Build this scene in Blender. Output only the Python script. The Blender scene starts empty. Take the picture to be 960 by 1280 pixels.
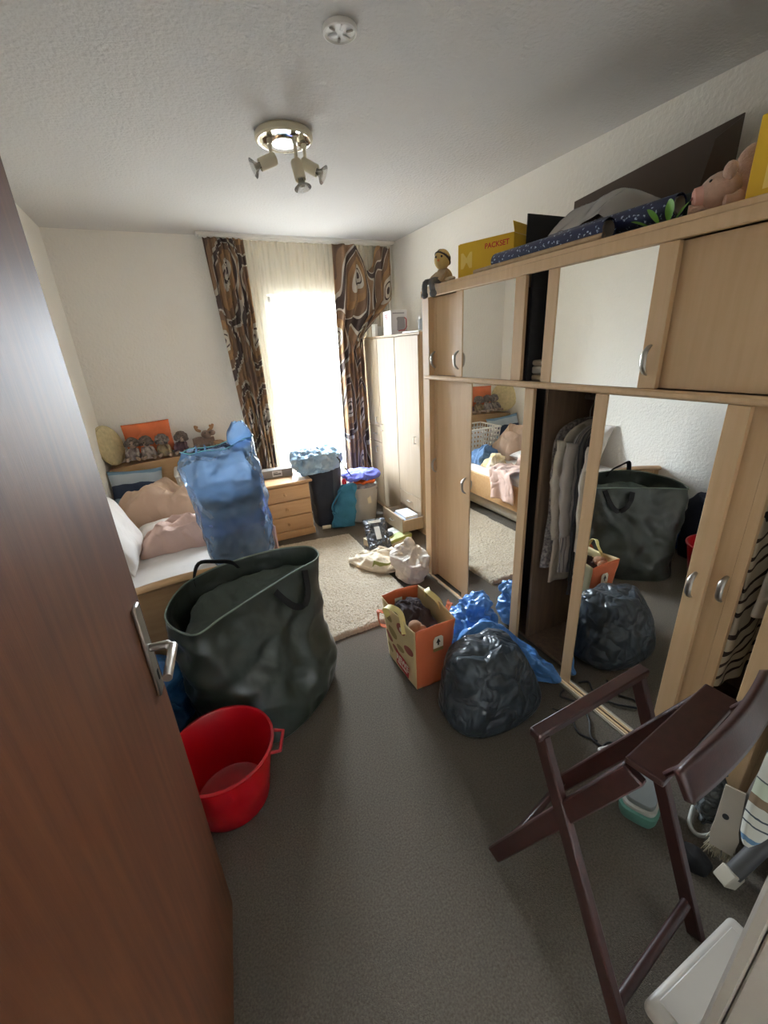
import bpy, bmesh, math, random
from math import sin, cos, pi, radians, sqrt
from mathutils import Vector, Matrix, noise

scene = bpy.context.scene
COL = scene.collection

# ------------------------------------------------------------------ camera
YAW, PITCH, ROLL, FPX, CAMZ = radians(24.739), radians(21.443), radians(-3.237), 526.56, 1.64
def make_camera():
    f = Vector((sin(YAW)*cos(PITCH), cos(YAW)*cos(PITCH), -sin(PITCH)))
    r0 = Vector((cos(YAW), -sin(YAW), 0)); u0 = r0.cross(f)
    r = cos(ROLL)*r0 + sin(ROLL)*u0; u = r.cross(f)
    cd = bpy.data.cameras.new('camera'); co = bpy.data.objects.new('camera', cd); COL.objects.link(co)
    cd.sensor_fit = 'HORIZONTAL'; cd.sensor_width = 36.0; cd.lens = 36.0*FPX/960.0
    cd.clip_start = 0.02; cd.clip_end = 200
    m = Matrix((r, u, -f)).transposed().to_4x4(); m.translation = Vector((0, 0, CAMZ))
    co.matrix_world = m
    scene.camera = co
make_camera()

# ------------------------------------------------------------------ room numbers
XL, XR, YF, YB, ZC = -0.62, 2.15, 0.095, 4.2, 2.55        # room faces
WX0, WX1, WZ0, WZ1 = 0.92, 1.64, 0.45, 2.12               # window opening
DX0, DX1, DZ = -0.32, 0.62, 2.04                          # door opening

# ------------------------------------------------------------------ world, lights, exposure
SKY_STRENGTH, EXPOSURE, HALL_FILL = 140.0, 0.45, 0.6  # last value: strength of the added hallway fill lamp
def make_world():
    w = bpy.data.worlds.new('daylight'); scene.world = w; w.use_nodes = True
    nt = w.node_tree; nt.nodes.clear()
    out = nt.nodes.new('ShaderNodeOutputWorld'); bg = nt.nodes.new('ShaderNodeBackground')
    tc = nt.nodes.new('ShaderNodeTexCoord'); sep = nt.nodes.new('ShaderNodeSeparateXYZ')
    ramp = nt.nodes.new('ShaderNodeValToRGB')
    mr = nt.nodes.new('ShaderNodeMapRange'); mr.inputs[1].default_value = -1; mr.inputs[2].default_value = 1
    nt.links.new(tc.outputs['Generated'], sep.inputs[0]); nt.links.new(sep.outputs['Z'], mr.inputs[0])
    nt.links.new(mr.outputs[0], ramp.inputs[0])
    e = ramp.color_ramp.elements
    e[0].position = 0.44; e[0].color = (0.085, 0.09, 0.095, 1)
    e[1].position = 0.62; e[1].color = (0.71, 0.82, 0.97, 1)
    x = e.new(1.0); x.color = (0.84, 0.99, 1.22, 1)
    nt.links.new(ramp.outputs[0], bg.inputs[0]); bg.inputs[1].default_value = SKY_STRENGTH
    nt.links.new(bg.outputs[0], out.inputs[0])
make_world()
def make_lights():
    l = bpy.data.lights.new('window_portal', 'AREA'); l.shape = 'RECTANGLE'
    l.size = WX1-WX0; l.size_y = WZ1-WZ0
    o = bpy.data.objects.new('window_portal', l); COL.objects.link(o)
    o.location = ((WX0+WX1)/2, YB+0.26, (WZ0+WZ1)/2); o.rotation_euler = (radians(-90), 0, 0)
    l.cycles.is_portal = True
make_lights()
vs = scene.view_settings
vs.view_transform = 'Standard'; vs.look = 'None'; vs.gamma = 1.0; vs.use_curve_mapping = False
vs.exposure = EXPOSURE
scene.cycles.diffuse_bounces = 8; scene.cycles.max_bounces = 16; scene.cycles.transparent_max_bounces = 16
scene.cycles.sample_clamp_indirect = 8.0
scene.cycles.use_denoising = True

# ------------------------------------------------------------------ material helpers
def srgb(r, g, b):
    def c(v):
        v /= 255.0
        return v/12.92 if v <= 0.04045 else ((v+0.055)/1.055)**2.4
    return (c(r), c(g), c(b), 1)
MATS = {}
def mat(name, col, rough=0.6, var=0.0, vscale=8.0, bump=0.0, bscale=40.0, metal=0.0, grain=None, col2=None,
        spec=0.5, sheen=0.0, trans=0.0, wrinkle=0.0, wscale=9.0, detail=4.0, coat=0.0):
    """one procedural Principled material: base colour with noise variation, optional wood grain stretch, fine bump and wrinkles"""
    if name in MATS: return MATS[name]
    m = bpy.data.materials.new(name); MATS[name] = m; m.use_nodes = True
    nt = m.node_tree; b = nt.nodes['Principled BSDF']
    b.inputs['Roughness'].default_value = rough; b.inputs['Metallic'].default_value = metal
    b.inputs['Specular IOR Level'].default_value = spec
    if sheen: b.inputs['Sheen Weight'].default_value = sheen
    if coat: b.inputs['Coat Weight'].default_value = coat; b.inputs['Coat Roughness'].default_value = 0.15
    tc = nt.nodes.new('ShaderNodeTexCoord'); L = nt.links
    c1 = srgb(*col); c2 = srgb(*(col2 or tuple(int(v*0.78) for v in col)))
    vec = tc.outputs['Object']
    if grain:
        mp = nt.nodes.new('ShaderNodeMapping'); mp.inputs['Scale'].default_value = grain
        L.new(vec, mp.inputs[0]); gvec = mp.outputs[0]
    else: gvec = vec
    if var > 0:
        n = nt.nodes.new('ShaderNodeTexNoise'); n.inputs['Scale'].default_value = vscale; n.inputs['Detail'].default_value = detail
        L.new(gvec, n.inputs['Vector'])
        mx = nt.nodes.new('ShaderNodeMix'); mx.data_type = 'RGBA'
        mr = nt.nodes.new('ShaderNodeMapRange'); mr.inputs[1].default_value = 0.3; mr.inputs[2].default_value = 0.7
        mr.inputs[4].default_value = var
        L.new(n.outputs[0], mr.inputs[0]); L.new(mr.outputs[0], mx.inputs[0])
        mx.inputs[6].default_value = c1; mx.inputs[7].default_value = c2
        L.new(mx.outputs[2], b.inputs['Base Color'])
    else: b.inputs['Base Color'].default_value = c1
    prev = None
    for amt, sc, kind in ((wrinkle, wscale, 'w'), (bump, bscale, 'b')):
        if amt <= 0: continue
        n = nt.nodes.new('ShaderNodeTexNoise'); n.inputs['Scale'].default_value = sc
        n.inputs['Detail'].default_value = 3.0 if kind == 'b' else 2.0
        if kind == 'w':
            n.inputs['Distortion'].default_value = 0.4
        L.new(gvec if (grain and kind == 'b') else vec, n.inputs['Vector'])
        src = n.outputs[0]
        if kind == 'w':      # ridges, like creases in plastic or cloth
            a = nt.nodes.new('ShaderNodeMath'); a.operation = 'SUBTRACT'; a.inputs[1].default_value = 0.5; L.new(src, a.inputs[0])
            ab = nt.nodes.new('ShaderNodeMath'); ab.operation = 'ABSOLUTE'; L.new(a.outputs[0], ab.inputs[0]); src = ab.outputs[0]
        bp = nt.nodes.new('ShaderNodeBump'); bp.inputs['Strength'].default_value = min(1.0, amt)
        bp.inputs['Distance'].default_value = 0.07 if kind == 'w' else 0.006
        L.new(src, bp.inputs['Height'])
        if prev: L.new(prev, bp.inputs['Normal'])
        prev = bp.outputs[0]
    if prev: L.new(prev, b.inputs['Normal'])
    if trans: 
        b.inputs['Transmission Weight'].default_value = trans
    return m

def film(name, col, transp=0.3, transl=0.4, rough=0.25, wrinkle=0.6, wscale=10.0, spec=0.5):
    """thin translucent sheet (plastic bag, sheer cloth): clear + translucent + glossy/diffuse"""
    if name in MATS: return MATS[name]
    m = bpy.data.materials.new(name); MATS[name] = m; m.use_nodes = True
    nt = m.node_tree; L = nt.links; b = nt.nodes['Principled BSDF']; out = nt.nodes['Material Output']
    b.inputs['Base Color'].default_value = srgb(*col); b.inputs['Roughness'].default_value = rough
    b.inputs['Specular IOR Level'].default_value = spec
    tl = nt.nodes.new('ShaderNodeBsdfTranslucent'); tl.inputs[0].default_value = srgb(*col)
    tp = nt.nodes.new('ShaderNodeBsdfTransparent'); tp.inputs[0].default_value = tuple(0.5+0.5*v for v in srgb(*col)[:3]) + (1,)
    m1 = nt.nodes.new('ShaderNodeMixShader'); m1.inputs[0].default_value = transl
    m2 = nt.nodes.new('ShaderNodeMixShader'); m2.inputs[0].default_value = transp
    L.new(b.outputs[0], m1.inputs[1]); L.new(tl.outputs[0], m1.inputs[2])
    L.new(m1.outputs[0], m2.inputs[1]); L.new(tp.outputs[0], m2.inputs[2])
    gl = nt.nodes.new('ShaderNodeBsdfGlossy'); gl.inputs['Roughness'].default_value = rough; fz = nt.nodes.new('ShaderNodeFresnel'); fz.inputs[0].default_value = 1.45
    m3 = nt.nodes.new('ShaderNodeMixShader'); L.new(m2.outputs[0], m3.inputs[1]); L.new(gl.outputs[0], m3.inputs[2])
    if spec > .2: L.new(fz.outputs[0], m3.inputs[0])
    else: m3.inputs[0].default_value = 0
    L.new(m3.outputs[0], out.inputs[0])
    if wrinkle:
        tc = nt.nodes.new('ShaderNodeTexCoord'); n = nt.nodes.new('ShaderNodeTexNoise')
        n.inputs['Scale'].default_value = wscale; n.inputs['Distortion'].default_value = 0.3; L.new(tc.outputs['Object'], n.inputs['Vector'])
        bp = nt.nodes.new('ShaderNodeBump'); bp.inputs['Strength'].default_value = wrinkle; bp.inputs['Distance'].default_value = 0.06
        L.new(n.outputs[0], bp.inputs['Height']); L.new(bp.outputs[0], b.inputs['Normal']); L.new(bp.outputs[0], gl.inputs['Normal'])
    return m

def mirror_mat():
    m = bpy.data.materials.new('mirror_glass'); m.use_nodes = True; b = m.node_tree.nodes['Principled BSDF']
    b.inputs['Base Color'].default_value = (0.93, 0.935, 0.91, 1); b.inputs['Metallic'].default_value = 1; b.inputs['Roughness'].default_value = 0.0
    return m
def pane_mat():
    m = bpy.data.materials.new('window_glass'); m.use_nodes = True; nt = m.node_tree; out = nt.nodes['Material Output']
    nt.nodes.remove(nt.nodes['Principled BSDF'])
    tp = nt.nodes.new('ShaderNodeBsdfTransparent'); gl = nt.nodes.new('ShaderNodeBsdfGlossy'); gl.inputs['Roughness'].default_value = 0.02
    mx = nt.nodes.new('ShaderNodeMixShader'); mx.inputs[0].default_value = 0.06
    nt.links.new(tp.outputs[0], mx.inputs[1]); nt.links.new(gl.outputs[0], mx.inputs[2]); nt.links.new(mx.outputs[0], out.inputs[0])
    return m
def ramp_mat(name, stops, scale=(1, 1, 1), rough=0.85, distort=0.6, vor_rand=0.6, transl=0.0, nscale=2.0):
    """printed pattern: nested contour bands around scattered centres, on the cloth's own UVs"""
    m = bpy.data.materials.new(name); m.use_nodes = True; nt = m.node_tree; L = nt.links; b = nt.nodes['Principled BSDF']
    b.inputs['Roughness'].default_value = rough
    tc = nt.nodes.new('ShaderNodeUVMap'); mp = nt.nodes.new('ShaderNodeMapping'); mp.inputs['Scale'].default_value = scale
    L.new(tc.outputs[0], mp.inputs[0])
    n = nt.nodes.new('ShaderNodeTexNoise'); n.inputs['Scale'].default_value = nscale; n.inputs['Detail'].default_value = 0.0
    L.new(mp.outputs[0], n.inputs['Vector'])
    sub = nt.nodes.new('ShaderNodeVectorMath'); sub.operation = 'SUBTRACT'; sub.inputs[1].default_value = (0.5, 0.5, 0.5)
    L.new(n.outputs['Color'], sub.inputs[0])
    sc = nt.nodes.new('ShaderNodeVectorMath'); sc.operation = 'SCALE'; sc.inputs['Scale'].default_value = distort; L.new(sub.outputs[0], sc.inputs[0])
    ad = nt.nodes.new('ShaderNodeVectorMath'); ad.operation = 'ADD'; L.new(mp.outputs[0], ad.inputs[0]); L.new(sc.outputs[0], ad.inputs[1])
    v = nt.nodes.new('ShaderNodeTexVoronoi'); v.voronoi_dimensions = '2D'; v.feature = 'SMOOTH_F1'; v.inputs['Scale'].default_value = 1.0
    v.inputs['Randomness'].default_value = vor_rand; v.inputs['Smoothness'].default_value = 0.12
    L.new(ad.outputs[0], v.inputs['Vector'])
    r = nt.nodes.new('ShaderNodeValToRGB'); r.color_ramp.interpolation = 'CONSTANT'
    el = r.color_ramp.elements
    while len(el) > 1: el.remove(el[-1])
    el[0].position = stops[0][0]; el[0].color = srgb(*stops[0][1])
    for p, c in stops[1:]:
        q = el.new(p); q.color = srgb(*c)
    L.new(v.outputs['Distance'], r.inputs[0]); L.new(r.outputs[0], b.inputs['Base Color'])
    if transl:
        out = nt.nodes['Material Output']; tl = nt.nodes.new('ShaderNodeBsdfTranslucent'); mx = nt.nodes.new('ShaderNodeMixShader'); mx.inputs[0].default_value = transl
        L.new(r.outputs[0], tl.inputs[0]); L.new(b.outputs[0], mx.inputs[1]); L.new(tl.outputs[0], mx.inputs[2]); L.new(mx.outputs[0], out.inputs[0])
    return m
def stripe_mat(name, stops, axis=2, scale=1.0, rough=0.85, coord='Object', distort=0.0, rot=(0, 0, 0)):
    """constant stripes along one axis"""
    m = bpy.data.materials.new(name); m.use_nodes = True; nt = m.node_tree; L = nt.links; b = nt.nodes['Principled BSDF']
    b.inputs['Roughness'].default_value = rough
    if coord == 'UV': src = nt.nodes.new('ShaderNodeUVMap').outputs[0]
    else: src = nt.nodes.new('ShaderNodeTexCoord').outputs[coord]
    mp = nt.nodes.new('ShaderNodeMapping'); mp.inputs['Rotation'].default_value = rot; L.new(src, mp.inputs[0]); src = mp.outputs[0]
    if distort:
        n = nt.nodes.new('ShaderNodeTexNoise'); n.inputs['Scale'].default_value = 6; L.new(src, n.inputs['Vector'])
        s = nt.nodes.new('ShaderNodeVectorMath'); s.operation = 'SCALE'; s.inputs['Scale'].default_value = distort; L.new(n.outputs['Color'], s.inputs[0])
        a = nt.nodes.new('ShaderNodeVectorMath'); a.operation = 'ADD'; L.new(src, a.inputs[0]); L.new(s.outputs[0], a.inputs[1]); src = a.outputs[0]
    sp = nt.nodes.new('ShaderNodeSeparateXYZ'); L.new(src, sp.inputs[0])
    mu = nt.nodes.new('ShaderNodeMath'); mu.operation = 'MULTIPLY'; mu.inputs[1].default_value = scale; L.new(sp.outputs[axis], mu.inputs[0])
    fr = nt.nodes.new('ShaderNodeMath'); fr.operation = 'FRACT'; L.new(mu.outputs[0], fr.inputs[0])
    r = nt.nodes.new('ShaderNodeValToRGB'); r.color_ramp.interpolation = 'CONSTANT'; el = r.color_ramp.elements
    while len(el) > 1: el.remove(el[-1])
    el[0].position = stops[0][0]; el[0].color = srgb(*stops[0][1])
    for p, c in stops[1:]:
        q = el.new(p); q.color = srgb(*c)
    L.new(fr.outputs[0], r.inputs[0]); L.new(r.outputs[0], b.inputs['Base Color'])
    return m

# ------------------------------------------------------------------ mesh helpers
def catmull(P, n, closed=False, linear=False):
    P = [Vector(p) for p in P]; k = len(P); out = []
    segs = k if closed else k-1
    cnt = n if closed else n-1
    for i in range(n):
        t = i*segs/cnt if cnt else 0
        s = min(int(t), segs-1); f = t-s
        if closed: a, b, c, d = P[(s-1) % k], P[s % k], P[(s+1) % k], P[(s+2) % k]
        else: a, b, c, d = P[max(s-1, 0)], P[s], P[s+1], P[min(s+2, k-1)]
        if linear: out.append(b.lerp(c, f))
        else: out.append(0.5*((2*b) + (c-a)*f + (2*a-5*b+4*c-d)*f*f + (3*b-a-3*c+d)*f**3))
    return out
class MB:
    def __init__(s): s.v = []; s.f = []; s.uv = {}; s.m = []; s.mi = 0
    def add(s, vs, fs, uvs=None):
        o = len(s.v); s.v += [Vector(v) for v in vs]
        for f in fs: s.f.append(tuple(i+o for i in f)); s.m.append(s.mi)
        if uvs:
            for i, u in enumerate(uvs): s.uv[o+i] = u
        return s
    def box(s, x0, x1, y0, y1, z0, z1, M=None, bev=0.0):
        if bev > 0:
            bm = bmesh.new(); bmesh.ops.create_cube(bm, size=1)
            for v in bm.verts: v.co = Vector(((x0+x1)/2+v.co.x*(x1-x0), (y0+y1)/2+v.co.y*(y1-y0), (z0+z1)/2+v.co.z*(z1-z0)))
            bmesh.ops.bevel(bm, geom=bm.edges[:], offset=bev, segments=1 if bev < .01 else 4, affect='EDGES', profile=0.5)
            bm.verts.ensure_lookup_table()
            vs = [v.co.copy() for v in bm.verts]; fs = [[v.index for v in f.verts] for f in bm.faces]; bm.free()
        else:
            vs = [Vector((x, y, z)) for x in (x0, x1) for y in (y0, y1) for z in (z0, z1)]
            fs = [(0, 1, 3, 2), (4, 6, 7, 5), (0, 4, 5, 1), (2, 3, 7, 6), (0, 2, 6, 4), (1, 5, 7, 3)]
        if M is not None: vs = [M @ v for v in vs]
        return s.add(vs, fs)
    def tube(s, path, r, n=8, closed=False, cap=True, flat=None):
        """swept tube; r number or list; flat=(a,b) elliptical section"""
        if n >= 8: n = max(n, 10)
        P = [Vector(p) for p in path]; k = len(P); vs = []; fs = []
        R = r if isinstance(r, (list, tuple)) else [r]*k
        up = None
        for i, p in enumerate(P):
            if closed: t = P[(i+1) % k]-P[(i-1) % k]
            else: t = P[min(i+1, k-1)]-P[max(i-1, 0)]
            t.normalize()
            if up is None:
                up = Vector((0, 0, 1)) if abs(t.z) < 0.9 else Vector((0, 1, 0))
            sd = t.cross(up); 
            if sd.length < 1e-4: sd = t.cross(Vector((1, 0, 0)))
            sd.normalize(); up = sd.cross(t); up.normalize()
            for j in range(n):
                a = 2*pi*j/n
                fa, fb = flat if flat else (1, 1)
                vs.append(p + sd*(cos(a)*R[i]*fa) + up*(sin(a)*R[i]*fb))
        for i in range(k if closed else k-1):
            for j in range(n):
                a, b = i*n+j, i*n+(j+1) % n; c, d = ((i+1) % k)*n+(j+1) % n, ((i+1) % k)*n+j
                fs.append((a, b, c, d))
        if cap and not closed:
            fs.append(tuple(range(n))[::-1]); fs.append(tuple(range((k-1)*n, k*n)))
        return s.add(vs, fs)
    def bar(s, a, b, w, t, side=None, bev=0.003):
        """rectangular bar from a to b: w across (along side), t thick"""
        a, b = Vector(a), Vector(b); d = (b-a); l = d.length; d.normalize()
        sd = Vector(side) if side is not None else Vector((1, 0, 0))
        sd = (sd - d*sd.dot(d)).normalized(); nn = d.cross(sd)
        M = Matrix((sd, nn, d)).transposed().to_4x4(); M.translation = (a+b)/2
        return s.box(-w/2, w/2, -t/2, t/2, -l/2, l/2, M, bev)
    def lathe(s, prof, c=(0, 0, 0), n=24, M=None, sx=1, sy=1):
        vs = []; fs = []; k = len(prof)
        for (r, z) in prof:
            for j in range(n):
                a = 2*pi*j/n; vs.append(Vector((c[0]+cos(a)*r*sx, c[1]+sin(a)*r*sy, c[2]+z)))
        for i in range(k-1):
            for j in range(n): fs.append((i*n+j, i*n+(j+1) % n, (i+1)*n+(j+1) % n, (i+1)*n+j))
        if prof[0][0] > 1e-6: fs.append(tuple(range(n))[::-1])
        if prof[-1][0] > 1e-6: fs.append(tuple(range((k-1)*n, k*n)))
        if M is not None: vs = [M @ v for v in vs]
        return s.add(vs, fs)
    def ell(s, c, r, n=14, M=None):
        r = (r, r, r) if isinstance(r, (int, float)) else r
        h = n//2+1; prof = [(sin(pi*i/h), -cos(pi*i/h)) for i in range(h+1)]
        vs = []; fs = []
        for (q, z) in prof:
            for j in range(n): vs.append(Vector((cos(2*pi*j/n)*q*r[0], sin(2*pi*j/n)*q*r[1], z*r[2])))
        for i in range(h):
            for j in range(n): fs.append((i*n+j, i*n+(j+1) % n, (i+1)*n+(j+1) % n, (i+1)*n+j))
        T = Matrix.Translation(Vector(c)) @ (M if M is not None else Matrix())
        return s.add([T @ v for v in vs], fs)
    def loft(s, loops, nu=48, nv=24, sharp=False, cap0=True, cap1=False, vlin=False):
        R = [catmull(l, nu, True, sharp) for l in loops]
        cols = [catmull([R[i][j] for i in range(len(R))], nv, False, vlin) for j in range(nu)]
        vs = []; fs = []; uv = []
        for i in range(nv):
            for j in range(nu): vs.append(cols[j][i]); uv.append((j/nu, i/(nv-1)))
        for i in range(nv-1):
            for j in range(nu): fs.append((i*nu+j, i*nu+(j+1) % nu, (i+1)*nu+(j+1) % nu, (i+1)*nu+j))
        def cap(row, flip):
            c = sum((vs[row*nu+j] for j in range(nu)), Vector())/nu
            prev = [row*nu+j for j in range(nu)]
            for t in (0.6, 0.25):
                new = []
                for j in range(nu): vs.append(vs[row*nu+j].lerp(c, 1-t)); uv.append((j/nu, 0)); new.append(len(vs)-1)
                for j in range(nu):
                    q = (prev[j], prev[(j+1) % nu], new[(j+1) % nu], new[j]); fs.append(q[::-1] if flip else q)
                prev = new
            vs.append(c); uv.append((0.5, 0)); ci = len(vs)-1
            for j in range(nu):
                q = (prev[j], prev[(j+1) % nu], ci); fs.append(q[::-1] if flip else q)
        if cap0: cap(0, True)
        if cap1: cap(nv-1, False)
        return s.add(vs, fs, uv)
    def grid(s, fn, nu, nv, u0=0, u1=1, v0=0, v1=1, uvs=(1, 1)):
        vs = []; uv = []
        for i in range(nv+1):
            for j in range(nu+1):
                u, v = u0+(u1-u0)*j/nu, v0+(v1-v0)*i/nv
                vs.append(Vector(fn(u, v))); uv.append((u*uvs[0], v*uvs[1]))
        fs = [(i*(nu+1)+j, i*(nu+1)+j+1, (i+1)*(nu+1)+j+1, (i+1)*(nu+1)+j) for i in range(nv) for j in range(nu)]
        return s.add(vs, fs, uv)
    def prism(s, pts, thick, M):
        """flat polygon pts (x,y) extruded by thick in z, then M"""
        n = len(pts); vs = [Vector((x, y, 0)) for x, y in pts]+[Vector((x, y, thick)) for x, y in pts]
        fs = [tuple(range(n))[::-1], tuple(range(n, 2*n))]+[(i, (i+1) % n, n+(i+1) % n, n+i) for i in range(n)]
        return s.add([M @ v for v in vs], fs)
    def shift(s, d):
        d = Vector(d)
        for v in s.v: v += d
        return s
    def xf(s, M):
        s.v = [M @ v for v in s.v]; return s
    def wrinkle(s, amp, scale, seed=0, ridged=False, keep=None, amp2=0.0, scale2=0):
        me = bpy.data.meshes.new('tmp'); me.from_pydata([v[:] for v in s.v], [], s.f); me.update()
        nr = [v.normal.copy() for v in me.vertices]; bpy.data.meshes.remove(me)
        off = Vector((seed*7.13, seed*3.71, seed*1.93))
        for i, v in enumerate(s.v):
            k = keep(v) if keep else 1.0
            if k <= 0: continue
            q = noise.noise(v*scale+off)
            if ridged: q = 0.5-abs(noise.noise(v*scale+off+Vector((noise.noise(v*scale*0.7), 0, 0))))*2
            if ridged == 'crumple':
                w_ = v*scale+off; w_ = w_+Vector((noise.noise(w_*.6), noise.noise(w_*.6+off), 0))*.8
                q = noise.voronoi(w_)[0][0]*1.6-.7
            d = q*amp
            if amp2: d += noise.noise(v*(scale2 or scale*3)+off)*amp2
            s.v[i] = v + nr[i]*d*k
        return s
    def build(s, name, mats, parent=None, smooth=True, world=True, solid=0.0, subsurf=0, auto=40):
        """link as ONE mesh object; coordinates are given in the world unless the parent sits at an angle"""
        me = bpy.data.meshes.new(name); o = bpy.data.objects.new(name, me); COL.objects.link(o)
        base = Vector()
        if parent is not None:
            o.parent = parent
            root = parent if parent.parent is None else parent.parent
            if world and root.type == 'EMPTY': base = root.location
        elif world and s.v:
            zs = min(v.z for v in s.v); n = len(s.v)
            base = Vector((sum(v.x for v in s.v)/n, sum(v.y for v in s.v)/n, zs)); o.location = base
        me.from_pydata([(v-base)[:] for v in s.v], [], s.f)
        if not isinstance(mats, (list, tuple)): mats = [mats]
        for q in mats: me.materials.append(q)
        if len(mats) > 1: me.polygons.foreach_set('material_index', s.m)
        if s.uv:
            ul = me.uv_layers.new(name='UVMap')
            for lp in me.loops: ul.data[lp.index].uv = s.uv.get(lp.vertex_index, (0, 0))
        bm = bmesh.new(); bm.from_mesh(me); bmesh.ops.recalc_face_normals(bm, faces=bm.faces[:]); bm.to_mesh(me); bm.free()
        if smooth:
            me.polygons.foreach_set('use_smooth', [True]*len(me.polygons))
            if auto < 180:
                try: me.set_sharp_from_angle(angle=radians(auto))
                except Exception: pass
        me.update()
        if solid:
            md = o.modifiers.new('thickness', 'SOLIDIFY'); md.thickness = solid; md.offset = 0
        if subsurf:
            md = o.modifiers.new('smooth', 'SUBSURF'); md.levels = subsurf; md.render_levels = subsurf
        return o

def thing(name, label, cat, loc=(0, 0, 0), rz=0.0, group=None):
    o = bpy.data.objects.new(name, None); COL.objects.link(o); o.empty_display_size = 0.05
    o.location = loc; o.rotation_euler = (0, 0, rz); return tag(o, label, cat, group)
def tag(o, label, cat, group=None):
    o['label'] = label; o['category'] = cat
    if group: o['group'] = group
    return o
def struct(o, label=None):
    o['kind'] = 'structure'
    if label: o['label'] = label
    return o
def text_mb(txt, size, M, depth=0.0006, bold=0.0):
    cu = bpy.data.curves.new('txt', 'FONT'); cu.body = txt; cu.size = size; cu.align_x = 'CENTER'; cu.align_y = 'CENTER'; cu.extrude = depth; cu.offset = bold
    o = bpy.data.objects.new('txt', cu); COL.objects.link(o)
    dg = bpy.context.evaluated_depsgraph_get(); me = o.evaluated_get(dg).to_mesh()
    mb = MB(); mb.add([M @ v.co for v in me.vertices], [tuple(p.vertices) for p in me.polygons])
    o.evaluated_get(dg).to_mesh_clear(); bpy.data.objects.remove(o); bpy.data.curves.remove(cu)
    return mb
def frame(o, x, n):
    """matrix with local x -> x, local z -> n, at o"""
    x = Vector(x).normalized(); n = Vector(n).normalized(); y = n.cross(x)
    M = Matrix((x, y, n)).transposed().to_4x4(); M.translation = Vector(o); return M
def rot(ax, deg): return Matrix.Rotation(radians(deg), 4, ax)
def T(x, y, z): return Matrix.Translation((x, y, z))
def superloop(cx, cy, z, rx, ry, e=2.5, n=16, rz=0.0):
    out = []
    for i in range(n):
        a = 2*pi*i/n; c, s_ = cos(a), sin(a)
        x = math.copysign(abs(c)**(2/e), c)*rx; y = math.copysign(abs(s_)**(2/e), s_)*ry
        out.append((cx+x*cos(rz)-y*sin(rz), cy+x*sin(rz)+y*cos(rz), z))
    return out
def pillow_mb(w, h, t, n=26, pinch=0.08, seed=0, amp=0.012, sc=7):
    """stuffed pillow w x h, thickness t, centred on the origin in the xy plane"""
    mb = MB()
    for sgn in (1, -1):
        def fn(u, v):
            a, b = 2*u-1, 2*v-1
            x = a*w/2*(1-pinch*(1-a*a)*0 - pinch*(1-abs(b))**0*(0 if abs(b) > .999 else 0)); y = b*h/2
            x = a*w/2*(1-pinch*(1-b*b)*abs(a)**3); y = b*h/2*(1-pinch*(1-a*a)*abs(b)**3)
            k = max(0, (1-a**4)*(1-b**4))**0.55
            return (x, y, sgn*t/2*k*(1+0.25*noise.noise(Vector((a*2+seed, b*2, sgn*3.0)))) + amp*k*noise.noise(Vector((x*sc*1.6+seed, y*sc, sgn))))
        mb.grid(fn, n, n, uvs=(w, h))
    return mb

# ------------------------------------------------------------------ materials
M_wall = mat('white_woodchip_wall', (243, 240, 233), 0.9, 0.25, 3, 0.9, 55, col2=(237, 233, 226))
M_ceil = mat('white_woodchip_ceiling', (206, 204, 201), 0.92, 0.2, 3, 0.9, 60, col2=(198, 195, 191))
M_carpet = mat('grey_carpet', (118, 110, 99), 0.97, 0.9, 160, 1.0, 330, col2=(88, 81, 72), spec=0.1, detail=6)
M_beech = mat('beech_wood', (210, 178, 138), 0.42, 0.8, 5, 0.12, 60, grain=(9, 9, 0.7), col2=(200, 166, 125))
M_beech2 = mat('pale_beech_wood', (164, 145, 120), 0.6, 0.8, 5, 0.1, 60, grain=(9, 9, 0.7), col2=(154, 134, 108))
M_bedwood = mat('honey_bed_wood', (200, 162, 118), 0.4, 0.8, 5, 0.1, 60, grain=(1.0, 9, 9), col2=(188, 147, 102))
M_gapshade = mat('wardrobe_gap_shade', (58, 56, 58), 0.7)  # dark tone stands in for shade in the wardrobe gaps
M_inside = mat('wardrobe_inside_wood', (128, 104, 84), 0.6, 0.7, 5, grain=(9, 9, 0.7))
M_mirror = mirror_mat()
M_steel = mat('brushed_steel', (185, 180, 172), 0.32, metal=1.0)
M_doorwood = mat('brown_veneer_door', (106, 62, 34), 0.50, 1.0, 4, 0.05, 30, grain=(14, 14, 0.8), col2=(82, 44, 22), detail=7, coat=0.0)
M_frame = mat('grey_painted_frame', (168, 160, 148), 0.5, 0.3, 6)
M_whitep = mat('white_plastic', (228, 226, 220), 0.35)
M_white = mat('white_paint', (232, 230, 224), 0.4)
M_lampc = mat('cream_lacquer', (208, 198, 172), 0.35)
M_black = mat('black_plastic', (24, 24, 26), 0.4)
M_chair = mat('dark_mahogany', (58, 27, 22), 0.42, 0.8, 6, 0.05, 30, grain=(8, 8, 8), col2=(42, 18, 15), coat=0.1)

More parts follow.
